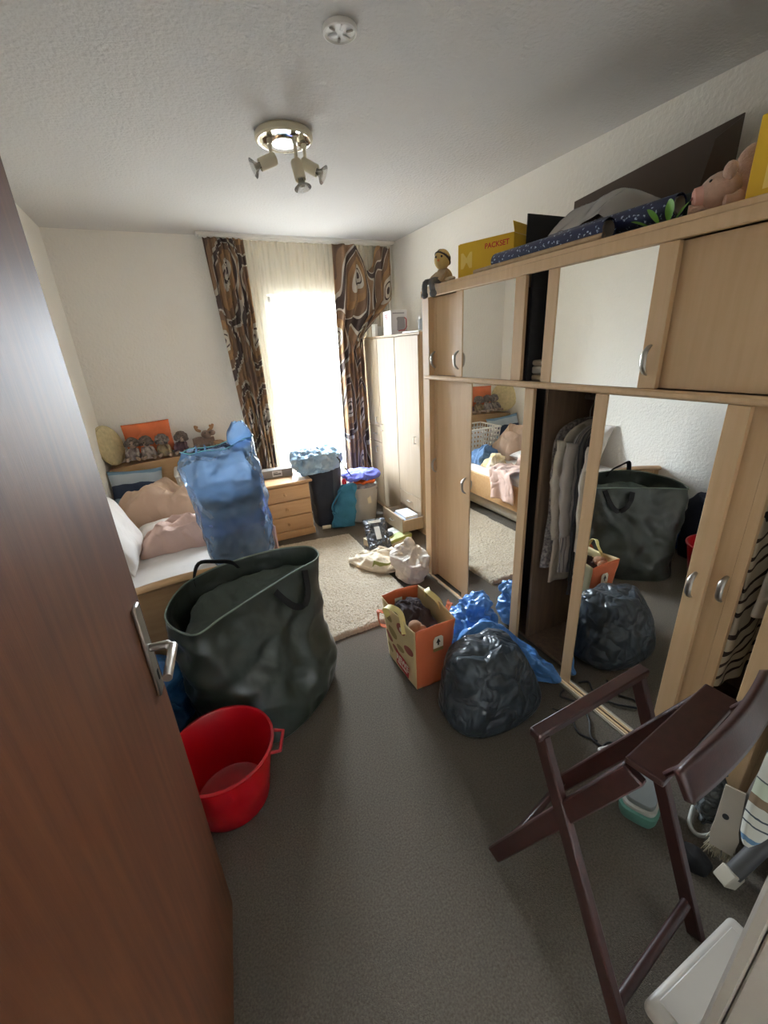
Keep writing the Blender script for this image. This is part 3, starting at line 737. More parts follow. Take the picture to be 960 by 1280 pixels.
# ------------------------------------------------------------------ toys behind the headboard
def toys():
    Z = .86
    M_straw = mat('cream_straw', (220, 205, 160), .9, .6, 30, .5, 90)
    Mx = T(-.535, 4.045, Z-.008) @ rot('Z', 62) @ rot('X', 78)
    n = thing('round_cushion', 'round cream straw cushion leaning on the headboard corner', 'cushion', (-.535, 4.05, Z))
    m = MB().lathe([(0, -.02), (.12, -.024), (.152, -.014), (.158, 0), (.152, .014), (.12, .024), (0, .02)], n=40, M=Mx @ T(0, .155, 0)); m.build('cushion_pad', M_straw, n)
    MB().tube([Mx @ Vector((.158*cos(2*pi*i/40), .155+.158*sin(2*pi*i/40), 0)) for i in range(40)], .007, 8, closed=True).build('piping', M_straw, n)
    drop(pillow_mb(.37, .27, .05, seed=4, pinch=.03), T(-.275, 4.163, Z+.150) @ rot('Y', -2) @ rot('X', 80), 'cushion', mat('orange_satin', (222, 112, 58), .45, .3, 6, wrinkle=.4, wscale=7, sheen=.2), 'orange satin cushion propped against the wall behind the dolls', 'cushion')
    rnd = random.Random(4)
    M_skin = mat('doll_cloth_skin', (170, 148, 132), .9); M_eye = M_black
    def doll(x, y, hair, dress, lab, h=.16, lean=0):
        z0 = Z+.006
        d = thing('rag_doll', lab, 'doll', (x, y, z0), group='dolls on the headboard')
        b = MB().loft([superloop(x, y-.01, z0, .055, .04, 2.2), superloop(x, y, z0+.03, .06, .042, 2), superloop(x+lean*.3, y+.01, z0+.075, .036, .03, 2), superloop(x+lean*.5, y+.015, z0+.10, .018, .016, 2)], 28, 14, cap1=True).wrinkle(.012, 40, int(x*100))
        bo = b.build('dress', dress, d)
        hd = Vector((x+lean*.6, y-.0, z0+.128)); MB().ell(hd, (.035, .034, .037), 16).build('head', M_skin, d)
        for sx in (-.013, .013): MB().ell(hd+Vector((sx, -.033, .004)), .0045, 8).build('eye', M_eye, d)
        hm = MB()
        for k in range(64):
            a = rnd.uniform(0, 2*pi); e = rnd.uniform(-.3, 1.4)
            q = hd+Vector((cos(a)*cos(e)*.046, max(-.024, sin(a)*cos(e)*.042), sin(e)*.044-.002)); hm.ell(q, rnd.uniform(.011, .019), 7)
        hm.build('hair', hair, d)
        for s in (-1, 1):
            am = MB().tube(catmull([(x+s*.03+lean*.4, y, z0+.085), (x+s*.042, y-.03, z0+.06), (x+s*.042, y-.055, z0+.028)], 8), [.014, .015, .015, .014, .013, .012, .012, .010], 8)
            am.build('arm', dress, d)
            lg = MB().tube(catmull([(x+s*.022, y-.03, z0+.016), (x+s*.035, y-.065, z0+.016), (x+s*.04, y-.088, z0+.012)], 8), .012, 8); lg.ell((x+s*.041, y-.09, z0+.014), (.015, .012, .016), 8)
            lg.build('leg', M_skin, d)
    hg = mat('grey_wool_hair', (150, 138, 128), .97, .8, 60, .8, 120, col2=(88, 78, 74)); hb = mat('brown_wool_hair', (128, 114, 106), .97, .8, 60, .8, 120)
    checks = mat('grey_patched_cloth', (176, 166, 158), .95, 1.0, 30, col2=(104, 90, 92)); ochre = mat('ochre_patched_cloth', (176, 156, 116), .95, 1.0, 30, col2=(120, 108, 96)); plum = mat('plum_cloth', (116, 88, 92), .95, .8, 25, col2=(84, 62, 68))
    doll(-.415, 4.052, hg, checks, 'rag doll with grey curly hair and grey patched dress beside the straw cushion', lean=.02)
    doll(-.295, 4.045, hb, mat('pale_patched_cloth', (190, 180, 172), .95, 1.0, 34, col2=(130, 116, 112)), 'rag doll with pale patched dress sitting between two other dolls', lean=-.01)
    doll(-.175, 4.052, hg, ochre, 'rag doll with ochre dress in front of the orange cushion', lean=-.01)
    doll(-.045, 4.07, hb, plum, 'rag doll with plum dress slumped next to the brown plush animal', lean=.03)
    # plush moose lying on the ledge
    M_br = mat('taupe_plush', (140, 116, 102), .97, .5, 40, .6, 160, sheen=.3); M_br2 = mat('tan_plush', (184, 142, 104), .97, .4, 40, .6, 160, sheen=.3)
    x, y, z0 = .16, 4.09, Z+.012
    p = thing('plush_moose', 'taupe plush moose lying on its side on the headboard ledge', 'plush toy', (x, y, z0))
    MB().loft([[(x-.10, y+a*.045, z0+.05+b*.045) for a, b in ((cos(t), sin(t)) for t in (0, .785, 1.57, 2.356, 3.14, 3.93, 4.71, 5.5))]] +
              [[(x-.10+dx, y+a*r, z0+.052+dz+b*r) for a, b in ((cos(t), sin(t)) for t in (0, .785, 1.57, 2.356, 3.14, 3.93, 4.71, 5.5))] for dx, r, dz in ((.05, .055, .0), (.12, .05, 0), (.18, .035, .01))], 24, 16, cap1=True).build('body', M_br, p)
    hd = Vector((x+.02, y-.03, z0+.125)); h = MB(); h.ell(hd, (.045, .04, .038)); h.ell(hd+Vector((.045, -.015, .012)), (.034, .026, .026)); hh = h.build('head', M_br, p)
    for sx in (-.02, .02): MB().ell(hd+Vector((.012+sx, -.037, .02)), .005, 8).build('eye', M_black, hh)
    for s in (-1, 1):
        an = MB().tube(catmull([hd+Vector((-.01+.03*s, 0, .03)), hd+Vector((-.01+.06*s, 0, .05)), hd+Vector((-.005+.075*s, 0, .085))], 8), [.011, .012, .014, .014, .014, .013, .012, .009], 8)
        an.ell(hd+Vector((-.01+.055*s, 0, .07)), .012, 8); an.build('antler', M_br2, hh)
    for k, (dx, dy, dz, ex) in enumerate([(-.05, -.04, .03, -.09), (.04, -.045, .03, .06), (.07, -.04, .04, .14), (.09, 0, .03, .17)]):
        lg = MB().tube(catmull([(x+dx, y+dy*.6, z0+.04), (x+(dx+ex)/2, y+dy*1.2, z0+dz+.01), (x+ex, y+dy*1.4, z0+.018)], 8), .018, 10); lg.ell((x+ex, y+dy*1.4, z0+.020), (.026, .022, .022), 10)
        lg.build('leg', M_br2 if k > 1 else M_br, p)
toys()

# ------------------------------------------------------------------ bags
def handle_strap(pts, w, t, m, name, parent, side):
    P = catmull(pts, 26); mb = MB(); vs = []; fs = []
    sd0 = Vector(side).normalized()
    for i, p in enumerate(P):
        tg = (P[min(i+1, 25)]-P[max(i-1, 0)]).normalized(); sd = (sd0-tg*sd0.dot(tg)).normalized(); n = tg.cross(sd)
        for a, b in ((-1, -1), (1, -1), (1, 1), (-1, 1)): vs.append(p+sd*(a*w/2)+n*(b*t/2))
    for i in range(25):
        for k in range(4): fs.append((4*i+k, 4*i+(k+1) % 4, 4*(i+1)+(k+1) % 4, 4*(i+1)+k))
    fs += [(3, 2, 1, 0), (100, 101, 102, 103)]
    return mb.add(vs, fs).build(name, m, parent)

def green_bag():
    M_gr = film('green_woven_plastic', (58, 66, 58), transp=0.0, transl=.34, rough=.4, wrinkle=.35, wscale=8)
    M_gi = mat('green_bag_inside', (74, 86, 78), .5, .4, 6, .2, 400, wrinkle=.5, wscale=6)
    M_st = mat('black_webbing', (20, 20, 22), .75, bump=.4, bscale=300)
    g = thing('carry_bag', 'large dark green woven plastic carry bag standing open beside the bed', 'bag', (.13, 1.78, 0))
    # loops: 12 control points, starting front-left, going along front to right, back, left
    base = [(-.10, 1.66, .005), (.02, 1.53, .005), (.12, 1.50, .005), (.24, 1.55, .005), (.36, 1.64, .005), (.46, 1.78, .005), (.44, 1.92, .005), (.30, 1.98, .005), (.12, 1.98, .005), (-.06, 1.96, .005), (-.18, 1.92, .005), (-.20, 1.80, .005)]
    low = [(-.16, 1.67, .15), (.0, 1.56, .15), (.13, 1.54, .15), (.28, 1.60, .15), (.41, 1.67, .14), (.485, 1.78, .13), (.48, 1.93, .14), (.32, 2.0, .15), (.12, 2.01, .15), (-.06, 1.99, .15), (-.20, 1.94, .15), (-.225, 1.80, .15)]
    mid = [(-.16, 1.63, .38), (.0, 1.62, .38), (.15, 1.67, .38), (.30, 1.74, .38), (.42, 1.82, .38), (.468, 1.88, .38), (.47, 1.98, .38), (.33, 2.04, .38), (.14, 2.06, .38), (-.04, 2.04, .38), (-.18, 1.97, .38), (-.225, 1.79, .38)]
    rim = [(-.134, 1.616, .600), (-.004, 1.675, .61), (.186, 1.778, .62), (.363, 1.867, .63), (.474, 1.905, .64), (.505, 1.955, .652), (.472, 2.03, .665), (.316, 2.084, .665), (.131, 2.095, .655), (-.03, 2.066, .645), (-.164, 1.985, .63), (-.232, 1.80, .605)]
    keep = lambda v: min(1, v.z/.05)*(1 if v.z < .53 else max(.2, (.66-v.z)/.13))
    o = MB().loft([base, low, mid, rim], 140, 70).wrinkle(.030, 6, 3, 'crumple', keep, .006, 17).build('bag_shell', M_gr, g, solid=.004, auto=180)
    P = catmull(rim, 96, True)
    MB().tube(P, .0045, 6, closed=True).build('hem', mat('pale_green_hem', (112, 124, 112), .7), o)
    cxr, cyr = .13, 1.87
    def inset(k, dz): return [(cxr+(x-cxr)*k, cyr+(y-cyr)*k, z-dz) for x, y, z in rim]
    fl = MB().loft([inset(.74, .30), inset(.85, .14), inset(.83, .085), inset(.6, .10), inset(.3, .12)], 72, 22, cap0=True, cap1=True).wrinkle(.02, 9, 5, True)  # added dome catches window light in place of the bag's inner back panel
    tag(fl.build('panel_stand_in', mat('stand_in_green', (74, 82, 74), .8, .4, 6, wrinkle=.5, wscale=7), auto=180), 'added green stand-in for the lit inside panel of the carry bag', 'textile')
    handle_strap([(.235, 1.775, .60), (.27, 1.755, .55), (.315, 1.755, .50), (.365, 1.775, .485), (.395, 1.81, .53), (.405, 1.865, .62)], .032, .004, M_st, 'handle', g, (.85, .45, 0))
    handle_strap([(-.10, 2.05, .57), (-.095, 2.05, .64), (-.06, 2.04, .71), (.01, 2.05, .695), (.08, 2.075, .66), (.11, 2.085, .615)], .032, .004, M_st, 'handle', g, (0, -.6, .8))
    MB().box(-.001, .001, -.012, .012, -.03, .03, T(.474, 1.905, .50) @ rot('Z', 15)).build('care_label', mat('white_label', (200, 200, 196), .7), g, smooth=False)
    # blue cloth on the floor between door, bag and bed
    h = MB().loft([superloop(-.372, 1.90, .003, .13, .15, 2.6), superloop(-.372, 1.91, .12, .135, .15, 2.4), superloop(-.372, 1.92, .24, .12, .13, 2.3), superloop(-.372, 1.93, .30, .07, .08, 2)], 48, 20, cap1=True).wrinkle(.035, 9, 2, True)
    tag(h.build('plastic_sack', mat('mid_blue_plastic', (52, 112, 168), .4, .4, 7, wrinkle=.8, wscale=8), auto=180), 'small blue sack squeezed between the door and the green bag', 'bag')
    h = MB().loft([superloop(-.42, 1.62, .003, .12, .10, 2.6), superloop(-.42, 1.62, .25, .13, .105, 2.6), superloop(-.42, 1.62, .45, .11, .095, 2.4), superloop(-.43, 1.62, .50, .06, .05, 2)], 40, 18, cap1=True).wrinkle(.02, 9, 6, True)
    tag(h.build('backpack', mat('navy_cloth', (30, 36, 56), .9, .4, 8, wrinkle=.5, wscale=8), auto=180), 'dark navy bag standing behind the open door', 'bag')
green_bag()

def tub():
    M_r = mat('red_plastic', (178, 12, 26), .32, .1, 5)
    c = Vector((-.115, 1.335, 0))
    t = thing('wash_tub', 'round red plastic wash tub on the floor by the door', 'tub', c)
    prof = [(0, .006), (.135, .005), (.142, .012), (.165, .15), (.185, .262), (.196, .268), (.196, .276), (.186, .278), (.180, .268), (.160, .15), (.136, .018), (.128, .012), (0, .012)]
    MB().lathe(prof, c, 56).build('tub_wall', M_r, t)
    for a in (-18, 162):
        e = radians(a); d = Vector((cos(e), sin(e), 0)); s = Vector((-sin(e), cos(e), 0))
        p = [c+d*.190+s*-.05+Vector((0, 0, .262)), c+d*.222+s*-.045+Vector((0, 0, .258)), c+d*.226+s*.045+Vector((0, 0, .258)), c+d*.190+s*.05+Vector((0, 0, .262))]
        MB().tube(p, .007, 8).build('handle', M_r, t)
tub()

def blue_clothes_sack():
    M_f = film('blue_clear_plastic', (160, 200, 240), transp=.66, transl=.5, rough=.12, wrinkle=.6, wscale=11)
    b = thing('clothes_sack', 'tall translucent blue plastic sack full of clothes standing on the bed', 'bag', (.17, 2.55, MT))
    cx, cy = .17, 2.53
    L = [superloop(cx+.015, cy, MT+.006, .165, .15, 3.2), superloop(cx+.012, cy, MT+.05, .185, .165, 3), superloop(cx+.01, cy, MT+.22, .195, .17, 3), superloop(cx, cy, MT+.42, .205, .175, 2.6), superloop(cx-.015, cy, MT+.55, .215, .165, 2.4), superloop(cx-.02, cy+.01, MT+.63, .20, .13, 2.2)]
    rim = superloop(cx-.01, cy+.02, MT+.68, .20, .075, 2.1)
    rim = [(x, y, z+.05*max(0, (x-cx)/.2)+.006*sin(i*2.4)) for i, (x, y, z) in enumerate(rim)]
    o = MB().loft(L+[rim], 150, 90, cap0=True).wrinkle(.024, 10, 9, 'crumple', lambda v: min(1, (v.z-MT)/.06), .004, 26).build('sack_film', M_f, b, auto=180)
    # the knotted-up corner standing above the rim
    def ear(u, v):
        a = 2*pi*u; r = .068*sin(pi*min(.999, .12+.8*v))**.7
        return (cx+.115+cos(a)*r*1.05, cy+.02+sin(a)*r*.35, MT+.66+.15*v+.006*sin(4*a))
    MB().grid(ear, 36, 18).wrinkle(.008, 22, 4).build('sack_corner', M_f, o, auto=180)
    P = catmull(rim, 60, True); MB().tube(P, .003, 6, closed=True).build('rim_edge', film('pale_teal_film', (150, 214, 214), .2, .5, .2, 0), o)
    for sx in (-.13, -.085): MB().tube([(cx+sx, cy-.04, MT+.675), (cx+sx+.006, cy-.045, MT+.70), (cx+sx+.002, cy-.045, MT+.72)], [.008, .005, .001], 6).build('film_tip', M_f, o)
    def layer(z0, z1, k, seed, col, nm, lab, rough=.95):
        l = MB().loft([superloop(cx+.008, cy, z0, .165*k, .142*k, 3), superloop(cx+.006, cy, z0*.7+z1*.3, .178*k, .152*k, 3), superloop(cx+.004, cy, z0*.3+z1*.7, .178*k, .152*k, 3), superloop(cx, cy, z1, .16*k, .13*k, 2.6)], 44, 14, cap1=True).wrinkle(.012, 12, seed, True, lambda v: 1 if v.z > MT+.03 else 0)
        tag(l.build(nm, mat('cloth_'+nm+str(seed), col, rough, .4, 10, wrinkle=.7, wscale=10), auto=180), lab, 'clothing', 'clothes in the blue sack')
    layer(MT+.016, MT+.19, .92, 1, (150, 156, 158), 'folded_clothes', 'grey folded textile at the bottom of the translucent blue sack')
    layer(MT+.20, MT+.29, .97, 2, (120, 138, 190), 'folded_clothes', 'blue folded shirt above the grey textile in the blue sack')
    layer(MT+.30, MT+.36, .96, 3, (158, 164, 166), 'folded_clothes', 'thin grey garment under the dark one in the blue sack')
    layer(MT+.37, MT+.45, .97, 4, (52, 46, 48), 'folded_clothes', 'dark brown garment on top inside the translucent blue sack')
blue_clothes_sack()

def paper_bag():
    M_o = mat('orange_print', (212, 110, 68), .6, .2, 6); M_c = mat('cream_print', (216, 200, 150), .6, .3, 6)
    M_rd = mat('red_print', (176, 34, 38), .6); M_dk = mat('brown_red_print', (150, 74, 58), .6, .4, 20); M_gn = mat('olive_print', (150, 134, 78), .6); M_w = mat('white_print', (228, 222, 206), .6)
    x0, x1, y0, y1, zt = .785, .985, 1.44, 1.78, .385
    g = thing('shopping_bag', 'orange and cream printed supermarket carrier bag full of clothes', 'bag', ((x0+x1)/2, (y0+y1)/2, 0))
    # four walls, each a grid with slight bulge; widening toward the rim
    def wall(k):
        def fn(u, v):
            z = .003+(zt-.003)*v; gx = .012*v; bulge = .020*sin(pi*u)*sin(pi*min(1, v*.9+.1))
            a, b, c, d = x0+.02-gx-.01*v, x1-.0+gx+.012*v, y0+.025*(1-v)-.012*v, y1+gx
            wob = .005*noise.noise(Vector((u*4+k*9, v*5, k)))
            if k == 0: return (a+(b-a)*u, c-bulge*.3+wob, z+.006*sin(pi*u)*v)
            if k == 1: return (b+bulge*1.5*v+wob, c+(d-c)*u, z+.02*sin(pi*u)*v)
            if k == 2: return (b+(a-b)*u, d+bulge*.4+wob, z+.012*v*sin(3*u))
            return (a-bulge*.7+wob, d+(c-d)*u, z-.012*sin(pi*u)*v)
        return fn
    for k in range(4):
        MB().grid(wall(k), 16, 20).build('bag_panel', M_o if k in (0, 2) else M_c, g, solid=.002, auto=180)
    MB().box(x0+.02, x1, y0+.025, y1, .002, .005).build('bag_floor', M_c, g, smooth=False)
    # printed vegetables and marks on the cream side facing the room and on the orange end
    def on_left(u, v, off=.0035): p = Vector(wall(3)(u, v)); return p+Vector((-off, 0, 0))
    def blotch(u, v, ru, rv, m, nm, off=.003, n=16):
        pts = [on_left(u+ru*cos(2*pi*i/n), v+rv*sin(2*pi*i/n), off) for i in range(n)]; c = on_left(u, v, off)
        MB().add(pts+[c], [(i, (i+1) % n, n) for i in range(n)]).build(nm, m, g)
    for u, v, ru, rv, m in [(.62, .84, .13, .075, M_dk), (.83, .60, .12, .07, M_dk), (.22, .80, .12, .06, M_gn), (.35, .62, .16, .07, M_gn), (.18, .45, .15, .06, M_dk), (.60, .50, .11, .05, M_gn), (.42, .36, .13, .05, M_dk), (.15, .22, .12, .06, M_gn)]:
        blotch(u, v, ru, rv, m, 'printed_vegetable')
    blotch(.62, .84, .035, .03, M_w, 'printed_vegetable_centre', .0045)
    # red shop sign
    n = Vector((-1, 0, 0)); c = on_left(.66, .27, .0055); fr = frame(c, (0, -1, 0), n)
    s = MB().prism([(-.068, -.045), (.06, -.052), (.068, .02), (.03, .035), (-.068, .042)], .002, fr).build('shop_sign', M_rd, g, smooth=False)
    text_mb('REWE', .05, fr @ T(0, .006, .0025), bold=.0012).build('lettering', M_w, s, smooth=False)
    text_mb('DEIN MARKT', .018, fr @ T(0, -.024, .0025), bold=.0005).build('lettering', M_w, s, smooth=False)
    # white tag with tree mark on the orange ends
    for yy, nn, xx in ((y0-.0185, (0, -1, 0), (1, 0, 0)),):
        fr = frame((.905, yy, .295), xx, nn)
        tg = MB().prism([(-.028, -.035), (.028, -.035), (.028, .02), (.018, .03), (-.018, .03), (-.028, .012)], .002, fr).build('printed_tag', M_w, g, smooth=False)
        MB().prism([(-.004, -.02), (.004, -.02), (.004, -.005), (.012, -.005), (0, .02), (-.012, -.005), (-.004, -.005)], .0012, fr @ T(0, 0, .002)).build('tree_mark', M_black, tg, smooth=False)
        MB().prism([(-.028, -.055), (.028, -.055), (.028, -.038), (-.028, -.038)], .002, fr).build('printed_band', M_gn, tg, smooth=False)
    fr = frame((.875, y1-.005, .335), (-1, 0, 0), (0, -1, 0))
    MB().prism([(-.022, -.02), (.022, -.02), (.022, .02), (-.022, .02)], .002, fr).build('printed_tag', M_w, g, smooth=False)
    # handles
    handle_strap([(x0-.02, 1.68, .33), (x0-.045, 1.665, .40), (x0-.03, 1.62, .425), (x0+.0, 1.575, .40), (x0-.012, 1.52, .32)], .028, .003, mat('cream_strap', (222, 208, 140), .6), 'handle', g, (1, 0, .4))
    handle_strap([(x0-.028, 1.71, .34), (x0-.065, 1.70, .36), (x0-.075, 1.67, .31), (x0-.045, 1.66, .29)], .03, .003, M_o, 'handle_flap', g, (.2, 1, 0))
    handle_strap([(x1+.03, 1.52, .35), (x1+.06, 1.53, .40), (x1+.085, 1.57, .37), (x1+.08, 1.60, .30)], .035, .003, M_o, 'handle_flap', g, (.2, 1, 0))
    handle_strap([(x1+.03, 1.70, .36), (x1+.02, 1.69, .415), (x1+.0, 1.64, .43), (x1+.025, 1.59, .40), (x1+.045, 1.58, .35)], .03, .003, mat('cream_strap', (222, 208, 140), .6), 'handle', g, (1, 0, .3))
    cl = MB().loft([superloop(.885, 1.615, .10, .08, .14, 4), superloop(.885, 1.615, .27, .088, .15, 4), superloop(.895, 1.66, .345, .075, .09, 3), superloop(.90, 1.67, .37, .05, .05, 2)], 44, 18, cap1=True).wrinkle(.02, 14, 3, True)
    tag(cl.build('folded_garment', mat('dark_brown_knit', (56, 42, 42), .95, .4, 12, wrinkle=.7, wscale=11), auto=180), 'dark brown garment folded inside the orange carrier bag', 'clothing')
    cl = MB().ell((.835, 1.515, .343), (.035, .045, .03), 14).ell((.85, 1.485, .333), (.03, .03, .033), 14)
    tag(cl.build('rolled_sock', mat('tan_cloth', (142, 104, 76), .95, .3, 20)), 'tan rolled cloth at the edge of the orange carrier bag', 'clothing')
paper_bag()

def refuse_sacks():
    M_g = mat('grey_bin_liner', (58, 66, 73), .28, .3, 4, wrinkle=.9, wscale=9, col2=(46, 52, 57))
    L = [superloop(1.06, 1.22, .003, .225, .165, 2.6), superloop(1.065, 1.22, .04, .25, .18, 2.5), superloop(1.062, 1.225, .12, .235, .175, 2.4), superloop(1.055, 1.24, .20, .205, .16, 2.4), superloop(1.05, 1.25, .275, .182, .135, 2.4), superloop(1.055, 1.255, .315, .165, .105, 2.4), superloop(1.06, 1.26, .328, .14, .075, 2.2), superloop(1.06, 1.262, .336, .09, .045, 2), superloop(1.065, 1.265, .338, .04, .02, 2)]
    kp = lambda v: min(1, v.z/.04)
    tag(MB().loft(L, 140, 80, cap1=True).wrinkle(.024, 8, 21, 'crumple', lambda v: kp(v)*(.3+.7*min(1, max(0, (v.z-.16)/.13))), .005, 22).build('refuse_sack', M_g, auto=180), 'full dark grey plastic refuse sack on the carpet beside the carrier bag', 'bag')
    M_b = mat('blue_bin_liner', (88, 142, 206), .3, .4, 5, wrinkle=.9, wscale=9, col2=(74, 124, 190))
    L = [[(1.09, 1.445, .004), (1.18, 1.42, .004), (1.285, 1.35, .004), (1.35, 1.235, .004), (1.43, 1.15, .02), (1.445, 1.24, .004), (1.42, 1.36, .004), (1.34, 1.46, .004), (1.22, 1.52, .004), (1.11, 1.51, .004)],
         [(1.085, 1.445, .09), (1.18, 1.42, .09), (1.29, 1.345, .08), (1.36, 1.225, .06), (1.44, 1.135, .05), (1.448, 1.24, .07), (1.43, 1.37, .09), (1.35, 1.47, .10), (1.22, 1.54, .10), (1.10, 1.53, .10)],
         [(1.10, 1.445, .24), (1.18, 1.415, .25), (1.285, 1.345, .22), (1.35, 1.26, .14), (1.40, 1.20, .09), (1.41, 1.26, .11), (1.38, 1.36, .16), (1.31, 1.43, .21), (1.22, 1.49, .24), (1.13, 1.49, .24)],
         [(1.17, 1.45, .285), (1.20, 1.435, .29), (1.25, 1.40, .27), (1.29, 1.36, .21), (1.31, 1.33, .17), (1.31, 1.35, .18), (1.29, 1.39, .22), (1.26, 1.42, .25), (1.22, 1.455, .285), (1.19, 1.455, .285)]]
    tag(MB().loft(L, 130, 60, cap1=True).wrinkle(.022, 12, 5, 'crumple', kp, .006, 30).build('refuse_sack', M_b, auto=180), 'bright blue plastic sack lying against the wardrobe with a pointed end', 'bag')
    L = [superloop(1.26, 1.66, .004, .16, .13, 2.4), superloop(1.26, 1.66, .09, .175, .14, 2.2), superloop(1.27, 1.67, .15, .15, .12, 2.1), superloop(1.31, 1.68, .19, .10, .08, 2), superloop(1.33, 1.69, .225, .095, .075, 2), superloop(1.33, 1.70, .235, .05, .04, 2)]
    tag(MB().loft(L, 130, 60, cap1=True).wrinkle(.035, 18, 8, 'crumple', kp, .008, 40).build('refuse_sack', M_b, auto=180), 'crumpled blue plastic sack with gathered neck behind the pointed one', 'bag')
refuse_sacks()

# ------------------------------------------------------------------ rug and things lying on it
def rug():
    M_rug = mat('cream_shag', (196, 182, 158), .98, .7, 40, 1.0, 160, col2=(176, 161, 137), spec=.1, sheen=.3)
    pts = [Vector((.46, 2.03, 0)), Vector((1.20, 2.06, 0)), Vector((1.215, 3.44, 0)), Vector((.43, 3.54, 0))]
    rnd = random.Random(2)
    def fn(u, v):
        p = pts[0].lerp(pts[1], u).lerp(pts[3].lerp(pts[2], u), v)
        e = min(u, 1-u, (v)*1.8, (1-v)*1.8)
        z = .004+.022*min(1, e*40)**.5 + (rnd.uniform(-.004, .005) + .005*noise.noise(p*9))*(1 if e > .004 else 0)
        if e < .001: z = .001
        w = .010*noise.noise(p*6)
        return (p.x+w+rnd.uniform(-.003, .003), p.y+w+rnd.uniform(-.003, .003), z)
    tag(MB().grid(fn, 150, 240).build('rug', M_rug, auto=180), 'cream shag pile rug beside the bed', 'rug')
rug()
ZR = .030
def floor_things():
    # cardboard box with green and white print
    b = thing('carton', 'flat white and green printed box on the floor by the open drawer', 'box', (1.45, 3.10, 0), radians(12))
    x, y, h = .19, .11, .068
    cw = mat('cream_card', (222, 210, 182), .7, .2, 8)
    MB().box(-x, x, -y, y, .001, h, bev=.002).build('box_body', cw, b, world=False)
    MB().box(-.02, x-.002, -y+.003, y-.002, h, h+.0012).build('printed_panel', mat('pale_green_print', (196, 208, 150), .6), b, world=False, smooth=False)
    MB().box(.03, x-.006, -.01, y-.004, h+.0012, h+.002).build('printed_panel', mat('near_white_print', (232, 232, 222), .6), b, world=False, smooth=False)
    MB().box(-.06, x-.001, -y-.0012, -y, h-.03, h-.002).build('printed_stripe', mat('olive_green_print', (168, 176, 92), .6), b, world=False, smooth=False)
    MB().box(.055, .12, .03, .07, h+.002, h+.0026).build('printed_mark', mat('pale_grey_print', (196, 196, 190), .6), b, world=False, smooth=False)
    # shrink-wrapped black packet leaning on the box
    Mx = T(1.31, 3.00, .143) @ rot('Z', -12) @ rot('X', 38)
    p = thing('wrapped_packet', 'black packet in shiny clear film leaning on the flat box', 'packet', (1.285, 3.02, .01))
    q = pillow_mb(.20, .34, .05, seed=2, pinch=.02, amp=.01, sc=14).xf(Mx)
    q.build('packet', mat('black_shrink_film', (42, 44, 48), .14, .6, 12, wrinkle=1.0, wscale=16, col2=(90, 94, 100)), p)
    MB().box(-.02, .025, -.05, .07, .026, .030, Mx).build('paper_label', mat('white_label', (200, 200, 196), .7), p, smooth=False)
    MB().box(-.06, .05, .11, .135, .024, .030, Mx).build('paper_label', mat('white_label', (200, 200, 196), .7), p, smooth=False)
    d = MB().ell((1.43, 3.10, .0845), (.075, .06, .012), 16)
    tag(d.build('black_pouch', mat('matt_black', (34, 36, 42), .8), auto=180), 'small black pouch lying on the flat box beside the packet', 'pouch')
    # tote bags
    M_t = mat('natural_cotton', (216, 202, 178), .95, .3, 10, .2, 300, wrinkle=.7, wscale=8, col2=(204, 188, 162)); M_t2 = mat('white_cotton', (226, 216, 202), .95, .2, 10, .2, 300, wrinkle=.8, wscale=9)
    L = [[(1.01, 2.88, ZR), (1.03, 2.74, ZR), (1.12, 2.60, ZR), (1.22, 2.55, ZR), (1.30, 2.60, ZR), (1.37, 2.74, ZR), (1.36, 2.84, ZR), (1.27, 2.88, ZR), (1.18, 2.90, ZR), (1.08, 2.93, ZR)],
         [(1.00, 2.88, ZR+.03), (1.03, 2.72, ZR+.04), (1.12, 2.59, ZR+.04), (1.22, 2.55, ZR+.04), (1.31, 2.60, ZR+.05), (1.39, 2.74, ZR+.06), (1.37, 2.84, ZR+.05), (1.27, 2.88, ZR+.05), (1.18, 2.91, ZR+.05), (1.08, 2.94, ZR+.04)],
         [(1.06, 2.86, ZR+.06), (1.08, 2.76, ZR+.075), (1.14, 2.68, ZR+.085), (1.21, 2.65, ZR+.075), (1.27, 2.68, ZR+.07), (1.32, 2.75, ZR+.085), (1.31, 2.80, ZR+.07), (1.26, 2.82, ZR+.065), (1.18, 2.84, ZR+.09), (1.11, 2.87, ZR+.075)]]
    L = [[(x, min(y, 2.828+.35*max(0, 1.2-x)), z) for x, y, z in q] for q in L]
    t = thing('tote_bag', 'natural cotton tote bag lying flat on the edge of the rug', 'bag', (1.2, 2.75, ZR))
    MB().loft(L, 110, 36, cap1=True).wrinkle(.035, 11, 4, 'crumple', lambda v: min(1, (v.z-ZR)/.03)).build('bag_cloth', M_t, t, auto=180)
    handle_strap([(1.24, 2.84, .125), (1.27, 2.78, .128), (1.295, 2.71, .118), (1.32, 2.64, .09), (1.30, 2.56, .038)], .026, .003, mat('taupe_strap', (150, 130, 104), .9), 'handle', t, (1, .3, 0))
    handle_strap([(1.10, 2.64, .10), (1.15, 2.60, .085), (1.20, 2.575, .075), (1.24, 2.57, .09)], .05, .003, mat('olive_cloth', (148, 150, 84), .9), 'lining', t, (0, .3, .9))
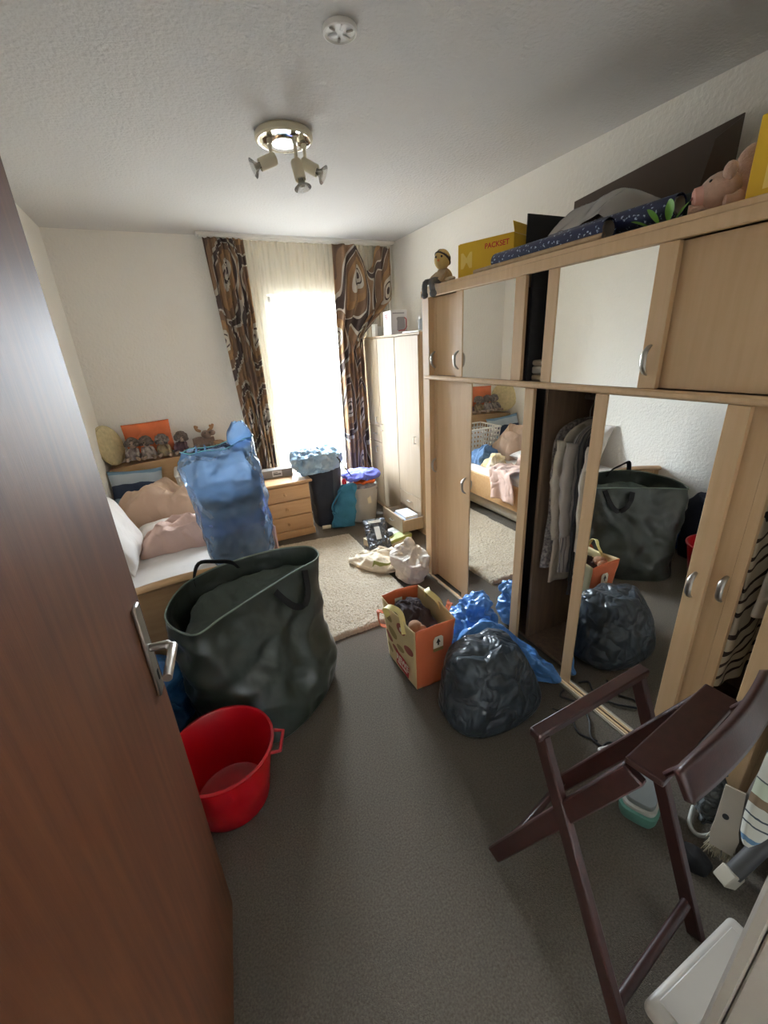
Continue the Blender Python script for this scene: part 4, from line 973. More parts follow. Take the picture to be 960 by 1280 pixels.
    L = [[(1.245, 2.44, .004), (1.27, 2.37, .004), (1.33, 2.35, .004), (1.39, 2.37, .004), (1.41, 2.43, .004), (1.40, 2.50, .004), (1.34, 2.53, .004), (1.27, 2.51, .004)],
         [(1.205, 2.46, .12), (1.24, 2.36, .12), (1.33, 2.33, .12), (1.41, 2.36, .12), (1.44, 2.44, .12), (1.43, 2.53, .12), (1.35, 2.57, .12), (1.24, 2.55, .12)],
         [(1.20, 2.46, .18), (1.25, 2.37, .17), (1.33, 2.35, .16), (1.42, 2.37, .16), (1.455, 2.44, .18), (1.44, 2.53, .20), (1.36, 2.57, .22), (1.25, 2.55, .21)],
         [(1.25, 2.49, .205), (1.28, 2.43, .185), (1.34, 2.41, .17), (1.40, 2.42, .18), (1.43, 2.46, .20), (1.42, 2.52, .235), (1.36, 2.55, .275), (1.29, 2.54, .255)]]
    t = thing('tote_bag', 'white cotton tote bag slumped upright against the wardrobe', 'bag', (1.33, 2.45, 0))
    MB().loft(L, 110, 50, cap1=True).wrinkle(.035, 13, 14, 'crumple', lambda v: min(1, v.z/.04), .008, 30).build('bag_cloth', M_t2, t, auto=180)
    handle_strap([(1.41, 2.52, .22), (1.45, 2.53, .20), (1.462, 2.50, .16), (1.455, 2.46, .13)], .026, .003, M_t2, 'handle', t, (0, 1, .2))
    tag(MB().tube([(1.035, 3.70, .021), (1.115, 3.685, .021)], .02, 14).build('paper_roll', mat('cream_card', (222, 210, 182), .7)), 'small cream paper roll on the carpet in front of the hamper', 'roll')
floor_things()

def hampers():
    # dark hamper with a grey-blue liner bag spilling over it
    h = thing('hamper', 'tall black fabric hamper standing between bedside cabinet and basket', 'hamper', (1.14, 3.86, 0))
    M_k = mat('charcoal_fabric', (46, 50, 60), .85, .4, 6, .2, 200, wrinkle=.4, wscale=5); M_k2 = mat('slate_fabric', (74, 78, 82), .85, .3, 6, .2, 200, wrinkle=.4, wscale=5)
    cx, cy = 1.145, 3.87
    m = MB().loft([superloop(cx+.0, cy, .004, .12, .105, 5), superloop(cx, cy, .3, .145, .12, 5), superloop(cx, cy, .66, .165, .135, 5)], 64, 24, cap1=True).wrinkle(.012, 8, 2, True, lambda v: min(1, v.z/.05))
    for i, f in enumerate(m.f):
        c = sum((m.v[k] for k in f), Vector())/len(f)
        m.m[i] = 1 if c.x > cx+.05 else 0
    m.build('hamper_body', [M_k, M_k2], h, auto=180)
    f1 = mat('silver_blue_film', (140, 176, 204), .3, .6, 7, wrinkle=1.0, wscale=9, col2=(170, 178, 186))
    L = [superloop(cx-.03, cy-.01, .60, .20, .16, 3), superloop(cx-.045, cy-.01, .66, .225, .17, 2.6), superloop(cx-.06, cy, .735, .20, .155, 2.3), superloop(cx-.07, cy+.01, .775, .12, .09, 2.2)]
    L[0] = [(x, y, z-.03+.05*max(0, (x-cx)/.2)) for x, y, z in L[0]]
    tag(MB().loft(L, 120, 44, cap0=False, cap1=True).wrinkle(.05, 12, 31, 'crumple', None, .010, 30).build('liner_bag', f1, solid=.003, auto=180), 'silvery blue plastic bag bulging over the top of the black hamper', 'bag')
    tag(MB().tube([(1.352, 3.640, .512), (1.30, 3.648, .60), (1.235, 3.655, .71)], .006, 8).build('stick', M_black), 'thin black stick leaning from basket to hamper', 'stick')
    # white basket with laundry
    b = thing('storage_basket', 'round pale grey storage basket filled with laundry by the cabinet', 'basket', (1.49, 3.75, 0))
    c = (1.49, 3.76, 0); mw = mat('pale_grey_basket', (196, 190, 180), .7, .2, 8, .3, 120)
    MB().lathe([(0, .004), (.12, .004), (.135, .01), (.155, .18), (.168, .36), (.172, .365), (.168, .37), (.162, .36), (.148, .18), (.13, .02), (0, .014)], c, 48).build('basket_wall', mw, b)
    MB().box(-.018, .018, -.004, 0, -.06, .06, T(1.505, 3.603, .27) @ rot('X', -5) @ rot('Y', -6)).build('handle_tab', mat('cream_card', (222, 210, 182), .7), b, smooth=False)
    def lump(z0, z1, rx, ry, m, nm, lab, sd, ox=0, oy=0, a=.025, over=0):
        L = [superloop(1.49+ox, 3.76+oy, z0, rx*.9, ry*.9, 2.4), superloop(1.49+ox, 3.76+oy, (z0+z1)/2, rx, ry, 2.4), superloop(1.49+ox, 3.76+oy, z1, rx*.7, ry*.7, 2)]
        tag(MB().loft(L, 48, 16, cap1=True).wrinkle(a, 12, sd, True).build(nm, m, auto=180), lab, 'clothing', 'laundry in the basket')
    lump(.30, .395, .15, .15, mat('grey_white_cloth', (168, 168, 172), .95, 1.0, 14, wrinkle=.7, col2=(110, 110, 118)), 'laundry', 'grey and white garment at the rim of the round basket', 1)
    lump(.408, .44, .10, .10, mat('orange_cloth', (214, 102, 48), .95, .3, 10, wrinkle=.7), 'laundry', 'orange garment squeezed between grey and violet laundry', 2, .02, -.055, .02)
    lump(.45, .51, .185, .15, mat('violet_blue_cloth', (112, 118, 206), .95, .4, 8, wrinkle=.8, wscale=8), 'laundry', 'violet blue shirt heaped on top of the round basket', 3, .01, -.01, .03)
    tag(MB().ell((1.300, 3.700, .43), (.024, .030, .05), 14).wrinkle(.01, 25, 3).build('laundry', mat('red_cloth', (190, 46, 66), .95)), 'red cloth hanging over the side of the round basket', 'clothing', 'laundry in the basket')
    M_teal = mat('teal_canvas', (54, 120, 148), .85, .3, 8, .3, 200, wrinkle=.5, wscale=7)
    t = thing('cloth_bag', 'teal canvas bag drooping over the front of the round basket', 'bag', (1.27, 3.66, 0))
    L = [[(1.13, 3.64, .02), (1.23, 3.60, .02), (1.32, 3.58, .02), (1.33, 3.62, .02), (1.24, 3.67, .02), (1.14, 3.69, .02)],
         [(1.16, 3.65, .20), (1.25, 3.60, .20), (1.34, 3.575, .20), (1.35, 3.61, .20), (1.27, 3.65, .20), (1.18, 3.69, .20)],
         [(1.22, 3.65, .36), (1.29, 3.605, .36), (1.36, 3.58, .35), (1.365, 3.60, .35), (1.31, 3.64, .36), (1.24, 3.68, .36)],
         [(1.26, 3.66, .42), (1.31, 3.62, .43), (1.38, 3.60, .43), (1.385, 3.62, .43), (1.33, 3.65, .43), (1.28, 3.68, .42)]]
    MB().loft(L, 48, 24, cap1=True).wrinkle(.02, 9, 7, True, lambda v: min(1, max(0, v.z-.02)/.05)).build('bag_cloth', M_teal, t, auto=180)
    handle_strap([(1.24, 3.63, .38), (1.18, 3.62, .33), (1.13, 3.62, .25), (1.135, 3.62, .19), (1.17, 3.62, .17)], .022, .004, M_teal, 'handle', t, (0, 1, .2))
    # box on the bedside cabinet
    q = thing('carton', 'grey cardboard box with white label on the bedside cabinet', 'box', (.72, 3.93, .546), radians(-4))
    MB().box(-.14, .14, -.05, .05, 0, .075, bev=.002).build('box_body', mat('grey_card', (132, 126, 122), .75, .2, 8), q, world=False)
    lb = MB().box(-.05, .04, -.0515, -.05, .012, .066).build('paper_label', mat('white_label2', (206, 204, 204), .7), q, world=False, smooth=False)
    for k, (z, x0, x1) in enumerate([(.05, -.04, .0), (.038, -.042, .03), (.030, -.042, .03)]):
        MB().box(x0, x1, -.0522, -.0515, z-.003, z+.003).build('printed_line', M_black, lb, world=False, smooth=False)
hampers()

# ------------------------------------------------------------------ on top of the tall cabinet
def cabinet_top():
    z = 1.731
    k = thing('carton', 'white kettle box standing on top of the tall cabinet', 'box', (1.9, 3.66, z), radians(-6))
    MB().box(-.075, .075, -.10, .10, 0, .195, bev=.002).build('box_body', mat('white_card', (222, 220, 222), .6), k, world=False)
    fr = frame((0, -.1004, .09), (1, 0, 0), (0, -1, 0)); grey = mat('grey_photo_print', (158, 156, 160), .5); redp = mat('red_photo_print', (196, 50, 62), .5)
    kt = MB().prism([(-.022, -.06), (.05, -.06), (.056, -.02), (.05, .05), (-.012, .05), (-.026, .04), (-.018, .02)], .0008, fr).build('printed_kettle', grey, k, world=False, smooth=False)
    MB().tube([fr @ Vector(p) for p in [(.05, .045, .001), (.066, .03, .001), (.066, -.03, .001), (.05, -.055, .001), (-.01, -.062, .001)]], .004, 6).build('printed_handle', redp, kt, world=False)
    MB().prism([(-.06, .075), (.05, .075), (.05, .085), (-.06, .085)], .0008, fr).build('printed_line', grey, k, world=False, smooth=False)
    fr = frame((-.0754, 0, .1), (0, -1, 0), (-1, 0, 0))
    for i, (zz, w) in enumerate([(.06, .05), (.045, .05), (.03, .03), (.01, .04), (-.01, .04), (-.03, .04)]):
        MB().prism([(-w, zz), (w*.3, zz), (w*.3, zz+.006), (-w, zz+.006)], .0008, fr).build('printed_line', redp if i < 3 else grey, k, world=False, smooth=False)
    b = thing('storage_strip', 'narrow white upright packet beside the kettle box', 'packet', (1.82, 3.92, z))
    MB().box(1.80, 1.83, 3.88, 3.95, z, z+.105, bev=.002).build('packet_body', M_white, b)
    MB().box(1.831, 1.87, 3.87, 3.95, z, z+.085, bev=.002).build('packet_sleeve', mat('light_grey_card', (190, 188, 184), .7), b)
    j = thing('glass_jar', 'small clear jar with lid on a white tray atop the tall cabinet', 'jar', (1.90, 3.18, z+.012))
    MB().lathe([(0, .0), (.034, 0), (.036, .006), (.036, .075), (.03, .085)], (1.90, 3.18, z+.0125), 24).build('jar_body', film('jar_glass', (216, 220, 222), .4, .3, .08, 0), j)
    MB().lathe([(.032, .085), (.033, .088), (.033, .105), (0, .107)], (1.90, 3.18, z+.0125), 24).build('lid', M_whitep, j)
    tag(MB().box(1.79, 2.05, 3.06, 3.33, z, z+.012, bev=.004).build('tray', M_whitep), 'flat white tray under the jar on the tall cabinet', 'tray')
cabinet_top()

# ------------------------------------------------------------------ on top of the wardrobe
def wardrobe_top():
    z = WZT+.001
    # plush doll with cap dangling over the edge
    x, y = 1.525, 2.335
    d = thing('plush_doll', 'yellow faced plush doll with dark cap sitting on the wardrobe edge', 'plush toy', (x, y, z))
    M_y = mat('yellow_felt', (196, 168, 104), .95, .3, 30, .4, 200); M_gy = mat('grey_felt', (110, 108, 108), .95, .5, 30, .4, 200); M_bei = mat('beige_knit', (186, 164, 134), .95, .6, 40, .6, 150); M_cap = mat('dark_felt', (62, 50, 44), .95)
    MB().loft([superloop(x+.01, y, z, .05, .06, 2.4), superloop(x+.01, y, z+.035, .052, .062, 2), superloop(x+.012, y, z+.07, .035, .04, 2), superloop(x+.012, y, z+.09, .018, .02, 2)], 28, 14, cap1=True).wrinkle(.006, 30, 1).build('body', M_bei, d)
    hc = Vector((x+.0, y-.01, z+.125)); hd = MB().ell(hc, (.045, .048, .052), 18).build('head', M_y, d)
    fd = Vector((-.86, -.5, -.05)).normalized(); sd = fd.cross(Vector((0, 0, 1)))
    for s in (-1, 1): MB().ell(hc+fd*.044+sd*s*.018+Vector((0, 0, .012)), .006, 8).build('eye', M_black, hd)
    MB().ell(hc+fd*.049+Vector((0, 0, -.006)), (.008, .008, .006), 8).build('nose', mat('orange_felt', (206, 120, 60), .9), hd)
    MB().lathe([(.0, .062), (.028, .055), (.046, .035), (.052, .012), (.056, .008), (.052, .002)], n=24, M=frame(hc, Vector((0, 1, 0)), (-fd*.75+Vector((0, 0, .75))))).build('cap', M_cap, d)
    for s in (-1, 1):
        MB().tube(catmull([(x+.0, y+s*.04, z+.06), (x-.03, y+s*.055, z+.035), (x-.045, y+s*.05, z+.015)], 8), .014, 8).build('arm', M_bei, d)
        lg = MB().tube(catmull([(x-.02, y+s*.03, z+.016), (WF-.035, y+s*.035, z+.014), (WF-.036, y+s*.045, z-.04)], 10), .016, 10); lg.build('leg', M_gy, d)
        MB().ell((WF-.036, y+s*.047, z-.05), (.02, .024, .02), 12).build('shoe', M_gy, d)
    tag(MB().ell((1.499, 2.205, z+.012), (.017, .045, .012), 14).build('cloth_scrap', M_bei), 'small cream cloth lying between plush doll and yellow carton', 'cloth')
    # yellow parcel carton
    p = thing('parcel_carton', 'yellow parcel carton with red lettering on top of the wardrobe', 'box', (1.70, 2.075, z), radians(20))
    yl = mat('parcel_yellow', (222, 178, 30), .6, .15, 6)
    lx, ly, hh = .11, .165, .17
    MB().box(-lx, lx, -ly, ly, 0, hh, bev=.0015).build('box_body', yl, p, world=False)
    MB().box(-lx, lx, -.002, 0, 0, .05, T(0, -ly, hh) @ rot('X', -12)).build('flap', yl, p, world=False, smooth=False)
    MB().box(-.0, .05, -ly+.01, ly-.01, 0, .002, T(-lx, 0, hh) @ rot('Y', -10)).build('flap', yl, p, world=False, smooth=False)
    rdl = mat('parcel_red', (196, 40, 30), .6); pal = mat('parcel_pale_yellow', (236, 208, 110), .6)
    fr = frame((-lx-.0006, -.07, .135), (0, -1, 0), (-1, 0, 0))
    text_mb('PACKSET', .034, fr, bold=.0004).build('lettering', rdl, p, world=False, smooth=False)
    text_mb('DHL', .03, frame((-lx-.0006, -.115, .018), (0, -1, 0), (-1, 0, 0)), bold=.001).build('lettering', rdl, p, world=False, smooth=False)
    text_mb('M', .10, frame((-lx-.0006, .11, .085), (0, -1, 0), (-1, 0, 0)), bold=.003).build('lettering', pal, p, world=False, smooth=False)
    # long dark carton lying open towards the room
    M_dc = mat('dark_carton_inside', (92, 78, 68), .8, .3, 6); M_do = mat('black_carton_print', (44, 44, 46), .6, .3, 10)
    bx0, bx1, by0, by1, bz1 = 1.745, 2.06, 1.16, 1.90, z+.26
    b = thing('open_carton', 'long dark open carton lying on top of the wardrobe', 'box', (1.93, 1.42, z))
    MB().prism([(by0, 0), (by1, 0), (by1, .325), (by0, .40)], .005, frame((bx1-.005, 0, z), (0, 1, 0), (1, 0, 0))).build('carton_back', M_dc, b, smooth=False)
    MB().box(bx0, bx1-.005, by0, by1, z, z+.005).build('carton_base', M_dc, b, smooth=False)
    MB().box(bx0, bx1-.005, by1-.005, by1, z+.005, bz1-.005).build('carton_end', M_do, b, smooth=False); MB().prism([(bx0, .005), (bx1-.006, .005), (bx1-.006, .39), (bx0+.17, .31), (bx0+.12, .15), (bx0, .12)], .005, frame((0, by0+.005, z), (1, 0, 0), (0, -1, 0))).build('carton_end', M_dc, b, smooth=False)
    MB().box(-.14, 0, by0+.02, by1-.13, 0, .004, T(bx0, 0, z+.03) @ rot('Y', -5)).build('carton_flap', M_do, b, smooth=False)
    fl = MB()
    for k in range(9): fl.box(1.755+.034*k, 1.775+.034*k, by1, by1+.0006, z+.16, z+.20)
    fl.build('printed_marks', mat('grey_print', (150, 150, 150), .7), b, smooth=False)
    # plastic film lying in the carton
    M_pf = film('clear_packing_film', (222, 218, 212), transp=.12, transl=.35, rough=.25, wrinkle=.25, wscale=6)
    def sheet(u, v):
        y = 1.76-.56*u; w = sin(pi*min(1, .05+.95*u))
        x = 1.672+.30*v + .015*sin(7*u)
        zz = z+.07+ .235*sin(pi*(.12+.86*v))**.8*w**.6*(1-.25*u)*(.85+.3*noise.noise(Vector((u*2.5, v*1.5, 5)))) - .03*(1-v)
        q = .03*(.5-abs(noise.noise(Vector((u*5-v*2, v*2+u, 2)))*2))
        return (x, y, zz+q)
    tag(MB().grid(sheet, 60, 40).build('packing_film', M_pf, auto=180), 'crumpled clear plastic film spilling from the dark carton', 'plastic film')
    # gift wrap rolls along the front edge
    flake = ramp_mat('snowflake_print', [(0, (196, 212, 232)), (.10, (38, 48, 88)), (.14, (150, 176, 214)), (.17, (32, 42, 80))], (14, 14, 1), .35, distort=.5, vor_rand=.95, nscale=3)
    def roll(a, b, r, m, name, lab, extra=None):
        a, b = Vector(a), Vector(b); L = (b-a).length; t = (b-a).normalized(); s = t.cross(Vector((0, 0, 1))).normalized(); u_ = s.cross(t)
        g = thing(name, lab, 'gift wrap', (a+b)/2-Vector((0, 0, r)), group='rolls on the wardrobe')
        MB().grid(lambda u, v: a+(b-a)*v+s*(cos(2*pi*u)*r)+u_*(sin(2*pi*u)*r), 24, 20, uvs=(2*pi*r*3, L*3)).build('paper_roll', m, g, auto=180)
        MB().grid(lambda u, v: a+(b-a)*v+s*(cos(2*pi*u)*r*.75)+u_*(sin(2*pi*u)*r*.75), 20, 4).build('core', mat('grey_card_core', (150, 140, 128), .9), g, auto=180)
    roll((1.541, 1.87, z+.037), (1.538, 1.25, z+.037), .036, flake, 'gift_wrap_roll', 'dark blue snowflake gift wrap roll with a grey seam at the carton end')
    roll((1.614, 1.60, z+.063), (1.610, 1.05, z+.063), .034, flake, 'gift_wrap_roll', 'dark blue snowflake gift wrap roll in front of the packing film')
    roll((1.50, 1.99, z+.011), (1.492, 1.235, z+.011), .010, mat('tan_kraft', (190, 162, 126), .8, .5, 25), 'kraft_paper_roll', 'thin tan paper roll along the front edge of the wardrobe')
    # green artificial leaves
    lf = thing('leaf_spray', 'bright green artificial leaves between gift wrap and pink plush pig', 'artificial plant', (1.55, 1.0, z))
    for k, (yy, a, l) in enumerate([(1.09, 20, .09), (1.06, 50, .085), (1.03, 90, .08), (1.01, 140, .07)]):
        e = radians(a)
        def leaf(u, v, yy=yy, e=e, l=l):
            w = .022*sin(pi*v)**.7*(2*u-1); t = v*l
            return (1.535+w*.5-.01*v, yy+cos(e)*t*.8+w*sin(e), z+.004+sin(e)*t*.75*.9+abs(w)*.25+.01*v)
        MB().grid(leaf, 6, 12).build('leaf', mat('leaf_green', (110, 170, 60), .5, .3, 20), lf, auto=180)
    dk = MB().box(1.65, 1.735, .99, 1.15, z, z+.10, bev=.004)
    tag(dk.build('gift_box', mat('dark_green_box', (36, 54, 48), .5, .4, 8)), 'dark green box behind the gift wrap rolls', 'box')
    # plush pig lying on its belly
    M_pig = mat('pink_plush', (206, 170, 150), .97, .3, 40, .5, 180, sheen=.3); x, y = 1.585, .905
    g = thing('plush_pig', 'pink plush pig sitting beside the yellow box on the wardrobe', 'plush toy', (x, y, z))
    MB().loft([superloop(x+.06, y-.03, z+.002, .055, .05, 2.2), superloop(x+.065, y-.03, z+.05, .065, .055, 2), superloop(x+.06, y-.03, z+.10, .055, .048, 2), superloop(x+.05, y-.03, z+.145, .035, .032, 2), superloop(x+.05, y-.03, z+.165, .014, .012, 2)], 28, 18, cap1=True).build('body', M_pig, g)
    hc = Vector((x-.01, y+.01, z+.06)); h = MB().ell(hc, (.05, .055, .048), 18).build('head', M_pig, g)
    fd = Vector((-.6, .75, -.15)).normalized()
    sn = hc+fd*.05; MB().lathe([(.028, -.02), (.026, .012), (.018, .016), (0, .016)], n=18, M=frame(sn, fd.orthogonal(), fd)).build('snout', mat('rose_plush', (214, 164, 150), .95), h)
    sd = fd.cross(Vector((0, 0, 1))).normalized()
    for s in (-1, 1):
        MB().ell(sn+fd*.016+sd*s*.008, .004, 8).build('nostril', mat('dark_rose', (150, 90, 86), .9), h); MB().ell(hc+fd*.030+sd*s*.030+Vector((0, 0, .026)), .005, 8).build('eye', M_black, h)
        MB().ell(hc-fd*.01+sd*s*.045+Vector((0, 0, .035)), (.018, .018, .024), 10).build('ear', M_pig, h)
        MB().tube(catmull([(x-.005+.02*s, y-.02+.04*s, z+.03), (x-.04, y+.0+.05*s, z+.02), (x-.055, y+.015+.05*s, z+.018)], 8), .017, 10).build('leg', M_pig, g)
    # second yellow carton
    p = thing('parcel_carton', 'yellow box with pale stripe next to the pink plush pig', 'box', (1.62, .695, z), radians(-4))
    MB().box(-.11, .13, -.13, .11, .0, .19, bev=.002).build('box_body', yl, p, world=False)
    MB().box(-.1108, -.11, -.06, .07, .02, .175).build('printed_stripe', pal, p, world=False, smooth=False)
    MB().box(-.02, .10, .1102, .111, .03, .17).build('printed_stripe', pal, p, world=False, smooth=False)
    p2 = thing('parcel_carton', 'smaller yellow box stacked on the one beside the plush pig', 'box', (1.68, .69, z+.191), radians(-12))
    MB().box(-.10, .10, -.11, .11, .0, .12, bev=.002).build('box_body', yl, p2, world=False)
    # linen inside the upper compartment
    for k, (c, h0) in enumerate([((190, 172, 146), .03), ((206, 196, 182), .035), ((178, 160, 140), .025)]):
        zz = 1.448+sum((.032, .037, .027)[:k])
        tag(MB().box(1.56, 1.84, 1.42, 1.61, zz, zz+h0, bev=.01).build('folded_linen', mat('linen_%d' % k, c, .95, .2, 8, wrinkle=.4)), ['tan folded linen at the bottom of the upper compartment', 'white folded linen between two tan ones in the upper compartment', 'tan folded linen topmost in the upper wardrobe compartment'][k], 'linen', 'linen in the upper compartment')
    zz = 1.448+.097
    tag(MB().ell((1.70, 1.50, zz+.042), (.12, .075, .04), 16).wrinkle(.012, 18, 2, True).build('cloth_bundle', mat('slate_blue_cloth', (74, 92, 124), .95, .3, 10, wrinkle=.6)), 'slate blue cloth bundle on the folded linen in the upper compartment', 'cloth')
wardrobe_top()

# ------------------------------------------------------------------ hanging clothes
def hanging():
    def hanger(x, y, zr, m):
        h = thing('clothes_hanger', 'x', 'hanger', (x, y, zr-.12))
        zs = zr-.105
        MB().tube(catmull([(x-.19, y, zs-.07), (x-.10, y, zs-.022), (x, y, zs+.005), (x+.10, y, zs-.022), (x+.19, y, zs-.07)], 18), .006, 8).build('hanger_arms', m, h)
        MB().tube(catmull([(x, y, zs+.005), (x, y, zs+.05), (x+.02, y, zs+.085), (x+.0, y, zr+.0165), (x-.022, y, zr+.0)], 16), .0025, 6).build('hook', M_steel, h)
        return h
    def garment(x, y, zr, w, th, zb, m, nm, lab, hl, seed, sleeve=None, hm=M_whitep, group='clothes on the rail'):
        h = hanger(x, y, zr, hm); h['label'] = hl; h['group'] = 'hangers on the rail'
        zs = zr-.105+.030
        L = []
        for t, ww, dz in ((0, w*1.0, 0), (.25, w*.98, 0), (.6, w*.95, 0), (.88, w*.99, 0), (1.0, w*.92, 0)):
            z = zb+(zs-.088-zb)*t
            L.append(superloop(x, y, z, ww/2, th*(1.25-.35*t), 2.4, 20))
        top = superloop(x, y, zs-.02, .085, th*.9, 2.2, 20); 
        sh = superloop(x, y, zs-.045, w*.36, th*.95, 2.2, 20)
        L += [sh, top]
        def keep(v): return 1 if v.z < zs-.1 else .3
        g = MB().loft(L, 72, 40, cap0=False).wrinkle(.009, 7, seed, True, keep)
        for i, v in enumerate(g.v):                           # long vertical folds
            k = min(1, max(0, (zs-v.z)/.35))
            v.y += .006*k*sin(v.x*55+seed*3+2*v.z); v.x += .008*k*sin(v.z*9+seed)
        t = thing(nm, lab, 'clothing', (x, y, zb), group=group)
        o = g.build('body', m, t, solid=.003, auto=180)
        if sleeve:
            sm, zlen, lean = sleeve
            for s in (-1, 1):
                P = catmull([(x+s*(w/2-.015), y, zs-.10), (x+s*(w/2+.004), y-lean*.3, zs-.25), (x+s*(w/2-.01), y-lean*.8, zs-.25-(zlen-.15)*.5), (x+s*(w/2-.03), y-lean, zs-.10-zlen)], 18)
                MB().tube(P, [.045+.006*sin(i*1.7+seed) for i in range(18)], 14, flat=(.75, .44)).wrinkle(.006, 16, seed+3, True).build('sleeve', sm or m, t, auto=180)
        return t
    M_flo = mat('grey_floral_cloth', (176, 168, 162), .95, 1.0, 75, col2=(92, 84, 90), wrinkle=.4)
    M_bei = mat('light_beige_cloth', (206, 196, 180), .95, .2, 8, wrinkle=.6, wscale=7); M_stn = stripe_mat('grey_striped_shirt', [(0, (176, 170, 166)), (.3, (132, 124, 124)), (.42, (196, 188, 182)), (.75, (120, 118, 126))], axis=0, scale=16, coord='UV', distort=.012)
    M_dkc = mat('dark_grey_cloth', (72, 68, 72), .95, .4, 8, wrinkle=.5); M_whc = mat('off_white_cloth', (214, 206, 194), .95, .2, 8, wrinkle=.5)
    zr = 1.36
    garment(1.80, 1.443, zr, .46, .014, .50, M_flo, 'blouse', 'grey floral blouse hanging next to the wardrobe divider', 'white hanger carrying the grey floral blouse', 1)
    garment(1.80, 1.390, zr, .47, .014, .44, M_bei, 'shirt', 'light beige shirt on the rail next to the floral blouse', 'white hanger carrying the light beige shirt', 2, (M_bei, .50, .0))
    garment(1.80, 1.335, zr, .48, .014, .52, M_stn, 'shirt', 'grey striped shirt with long sleeve between beige shirt and dark garment', 'white hanger carrying the grey striped shirt', 3, (M_stn, .46, .0))
    garment(1.80, 1.278, zr, .45, .014, .42, M_dkc, 'shirt', 'dark grey garment between striped shirt and white jacket', 'white hanger carrying the dark grey garment', 4)
    j = garment(1.80, 1.222, zr, .49, .014, .36, M_whc, 'jacket', 'white sports jacket with black stripes half hidden by the mirror door', 'white hanger carrying the white sports jacket', 5, (M_whc, .70, .0))
    for k in range(3):
        MB().tube([(1.80-.245-.028, 1.205+.013*k, .54), (1.80-.245-.03, 1.205+.013*k, .70)], .004, 6).build('stripe', M_black, j)
    M_gb = mat('grey_blue_cloth', (128, 138, 142), .95, .2, 6, wrinkle=.4); M_lace = mat('black_lace', (48, 42, 42), .9, 1.0, 60, col2=(24, 22, 24)); 
    M_zeb = stripe_mat('cream_brown_animal_print', [(0, (204, 190, 166)), (.42, (62, 44, 36)), (.55, (196, 182, 160)), (.86, (52, 38, 32))], axis=2, scale=9, distort=.16, rot=(0, .5, 0))
    garment(1.80, .70, zr, .44, .014, .52, M_gb, 'blouse', 'grey blue blouse seen beside the rightmost wardrobe door', 'white hanger carrying the grey blue blouse', 6)
    garment(1.80, .645, zr, .46, .014, .36, M_lace, 'dress', 'black lace dress beside the grey blue blouse', 'white hanger carrying the black lace dress', 7)
    garment(1.80, .59, zr, .48, .014, .42, M_zeb, 'dress', 'cream and brown animal print dress next to the wardrobe post', 'white hanger carrying the animal print dress', 8)
    garment(1.80, .535, zr, .45, .014, .74, M_whc, 'blouse', 'short off white blouse right behind the wardrobe post', 'white hanger carrying the short off white blouse', 9)
    tag(MB().loft([superloop(1.72, .80, .034, .13, .25, 3), superloop(1.72, .80, .14, .14, .25, 2.6), superloop(1.72, .80, .22, .08, .18, 2)], 40, 14, cap1=True).wrinkle(.03, 12, 3, True, lambda v: min(1, max(0, v.z-.04)/.04)).build('clothes_pile', mat('dark_mixed_cloth', (44, 40, 52), .95, .8, 9, col2=(64, 44, 46)), auto=180), 'dark pile of clothes on the wardrobe floor under the dresses', 'clothing')
hanging()

# ------------------------------------------------------------------ folding chair
def chair():
    c = thing('folding_chair', 'dark mahogany folding chair standing open near the doorway', 'chair', (.86, .45, 0))
    def B(n, a, b, w, t, side, m=M_chair, bev=.004): return MB().bar(a, b, w, t, side, bev).build(n, m, c)
    # rear-leg frame: bar in front at the top, feet towards the doorway
    tl, tr = Vector((.695, .585, .655)), Vector((1.105, .60, .655)); fl, frr = Vector((.665, .205, .006)), Vector((1.035, .258, .006))
    B('leg', tl, fl, .024, .044, (1, 0, 0)); B('leg', tr, frr, .024, .044, (1, 0, 0))
    d = (tr-tl).normalized()
    B('top_bar', tl-d*.028+Vector((0, 0, .012)), tr+d*.028+Vector((0, 0, .012)), .026, .036, (0, 0, 1))
    a, b = tl.lerp(fl, .87), tr.lerp(frr, .87)
    MB().tube([a, b], .014, 12).build('stretcher', M_chair, c)
    # long frame: feet in front, carries the seat board and the back rest
    gl, gr = Vector((.662, .690, .014)), Vector((1.0, .765, .014)); ul, ur = Vector((.712, .352, .775)), Vector((1.052, .392, .775))
    B('long_leg', gl, ul, .024, .05, (1, .2, 0)); B('long_leg', gr, ur, .024, .05, (1, .2, 0))
    B('foot_board', gl.lerp(ul, .085), gr.lerp(ur, .085), .018, .085, (.3, 1, .4))
    # seat board folded between the legs
    pl = [(.700, .372, .788), (.716, .298, .788), (1.062, .342, .79), (1.056, .412, .79)]
    m = MB(); n = 4
    vs = [Vector(p) for p in pl]+[Vector(p)+Vector((0, 0, .018)) for p in pl]
    m.add(vs, [(3, 2, 1, 0), (4, 5, 6, 7)]+[(i, (i+1) % 4, 4+(i+1) % 4, 4+i) for i in range(4)])
    o = m.build('seat_board', M_chair, c, smooth=False); md = o.modifiers.new('round', 'BEVEL'); md.width = .004; md.segments = 2
    # curved back rest board
    def back(u, v):
        t = 2*u-1; x = .675+.42*u; bow = .03*(1-t*t)
        return (x, .238+.06*u-bow*.6+.03*v, .855+.058*(1-abs(t)**6*.25)*v+.010*(1-t*t))
    MB().grid(back, 30, 8).build('back_rest', M_chair, c, solid=.017, auto=180)
    for x, y in ((.74, .335), (1.03, .365)): B('back_bracket', (x, y-.02, .79), (x+.005, y-.075, .90), .022, .012, (1, 0, 0))
chair()

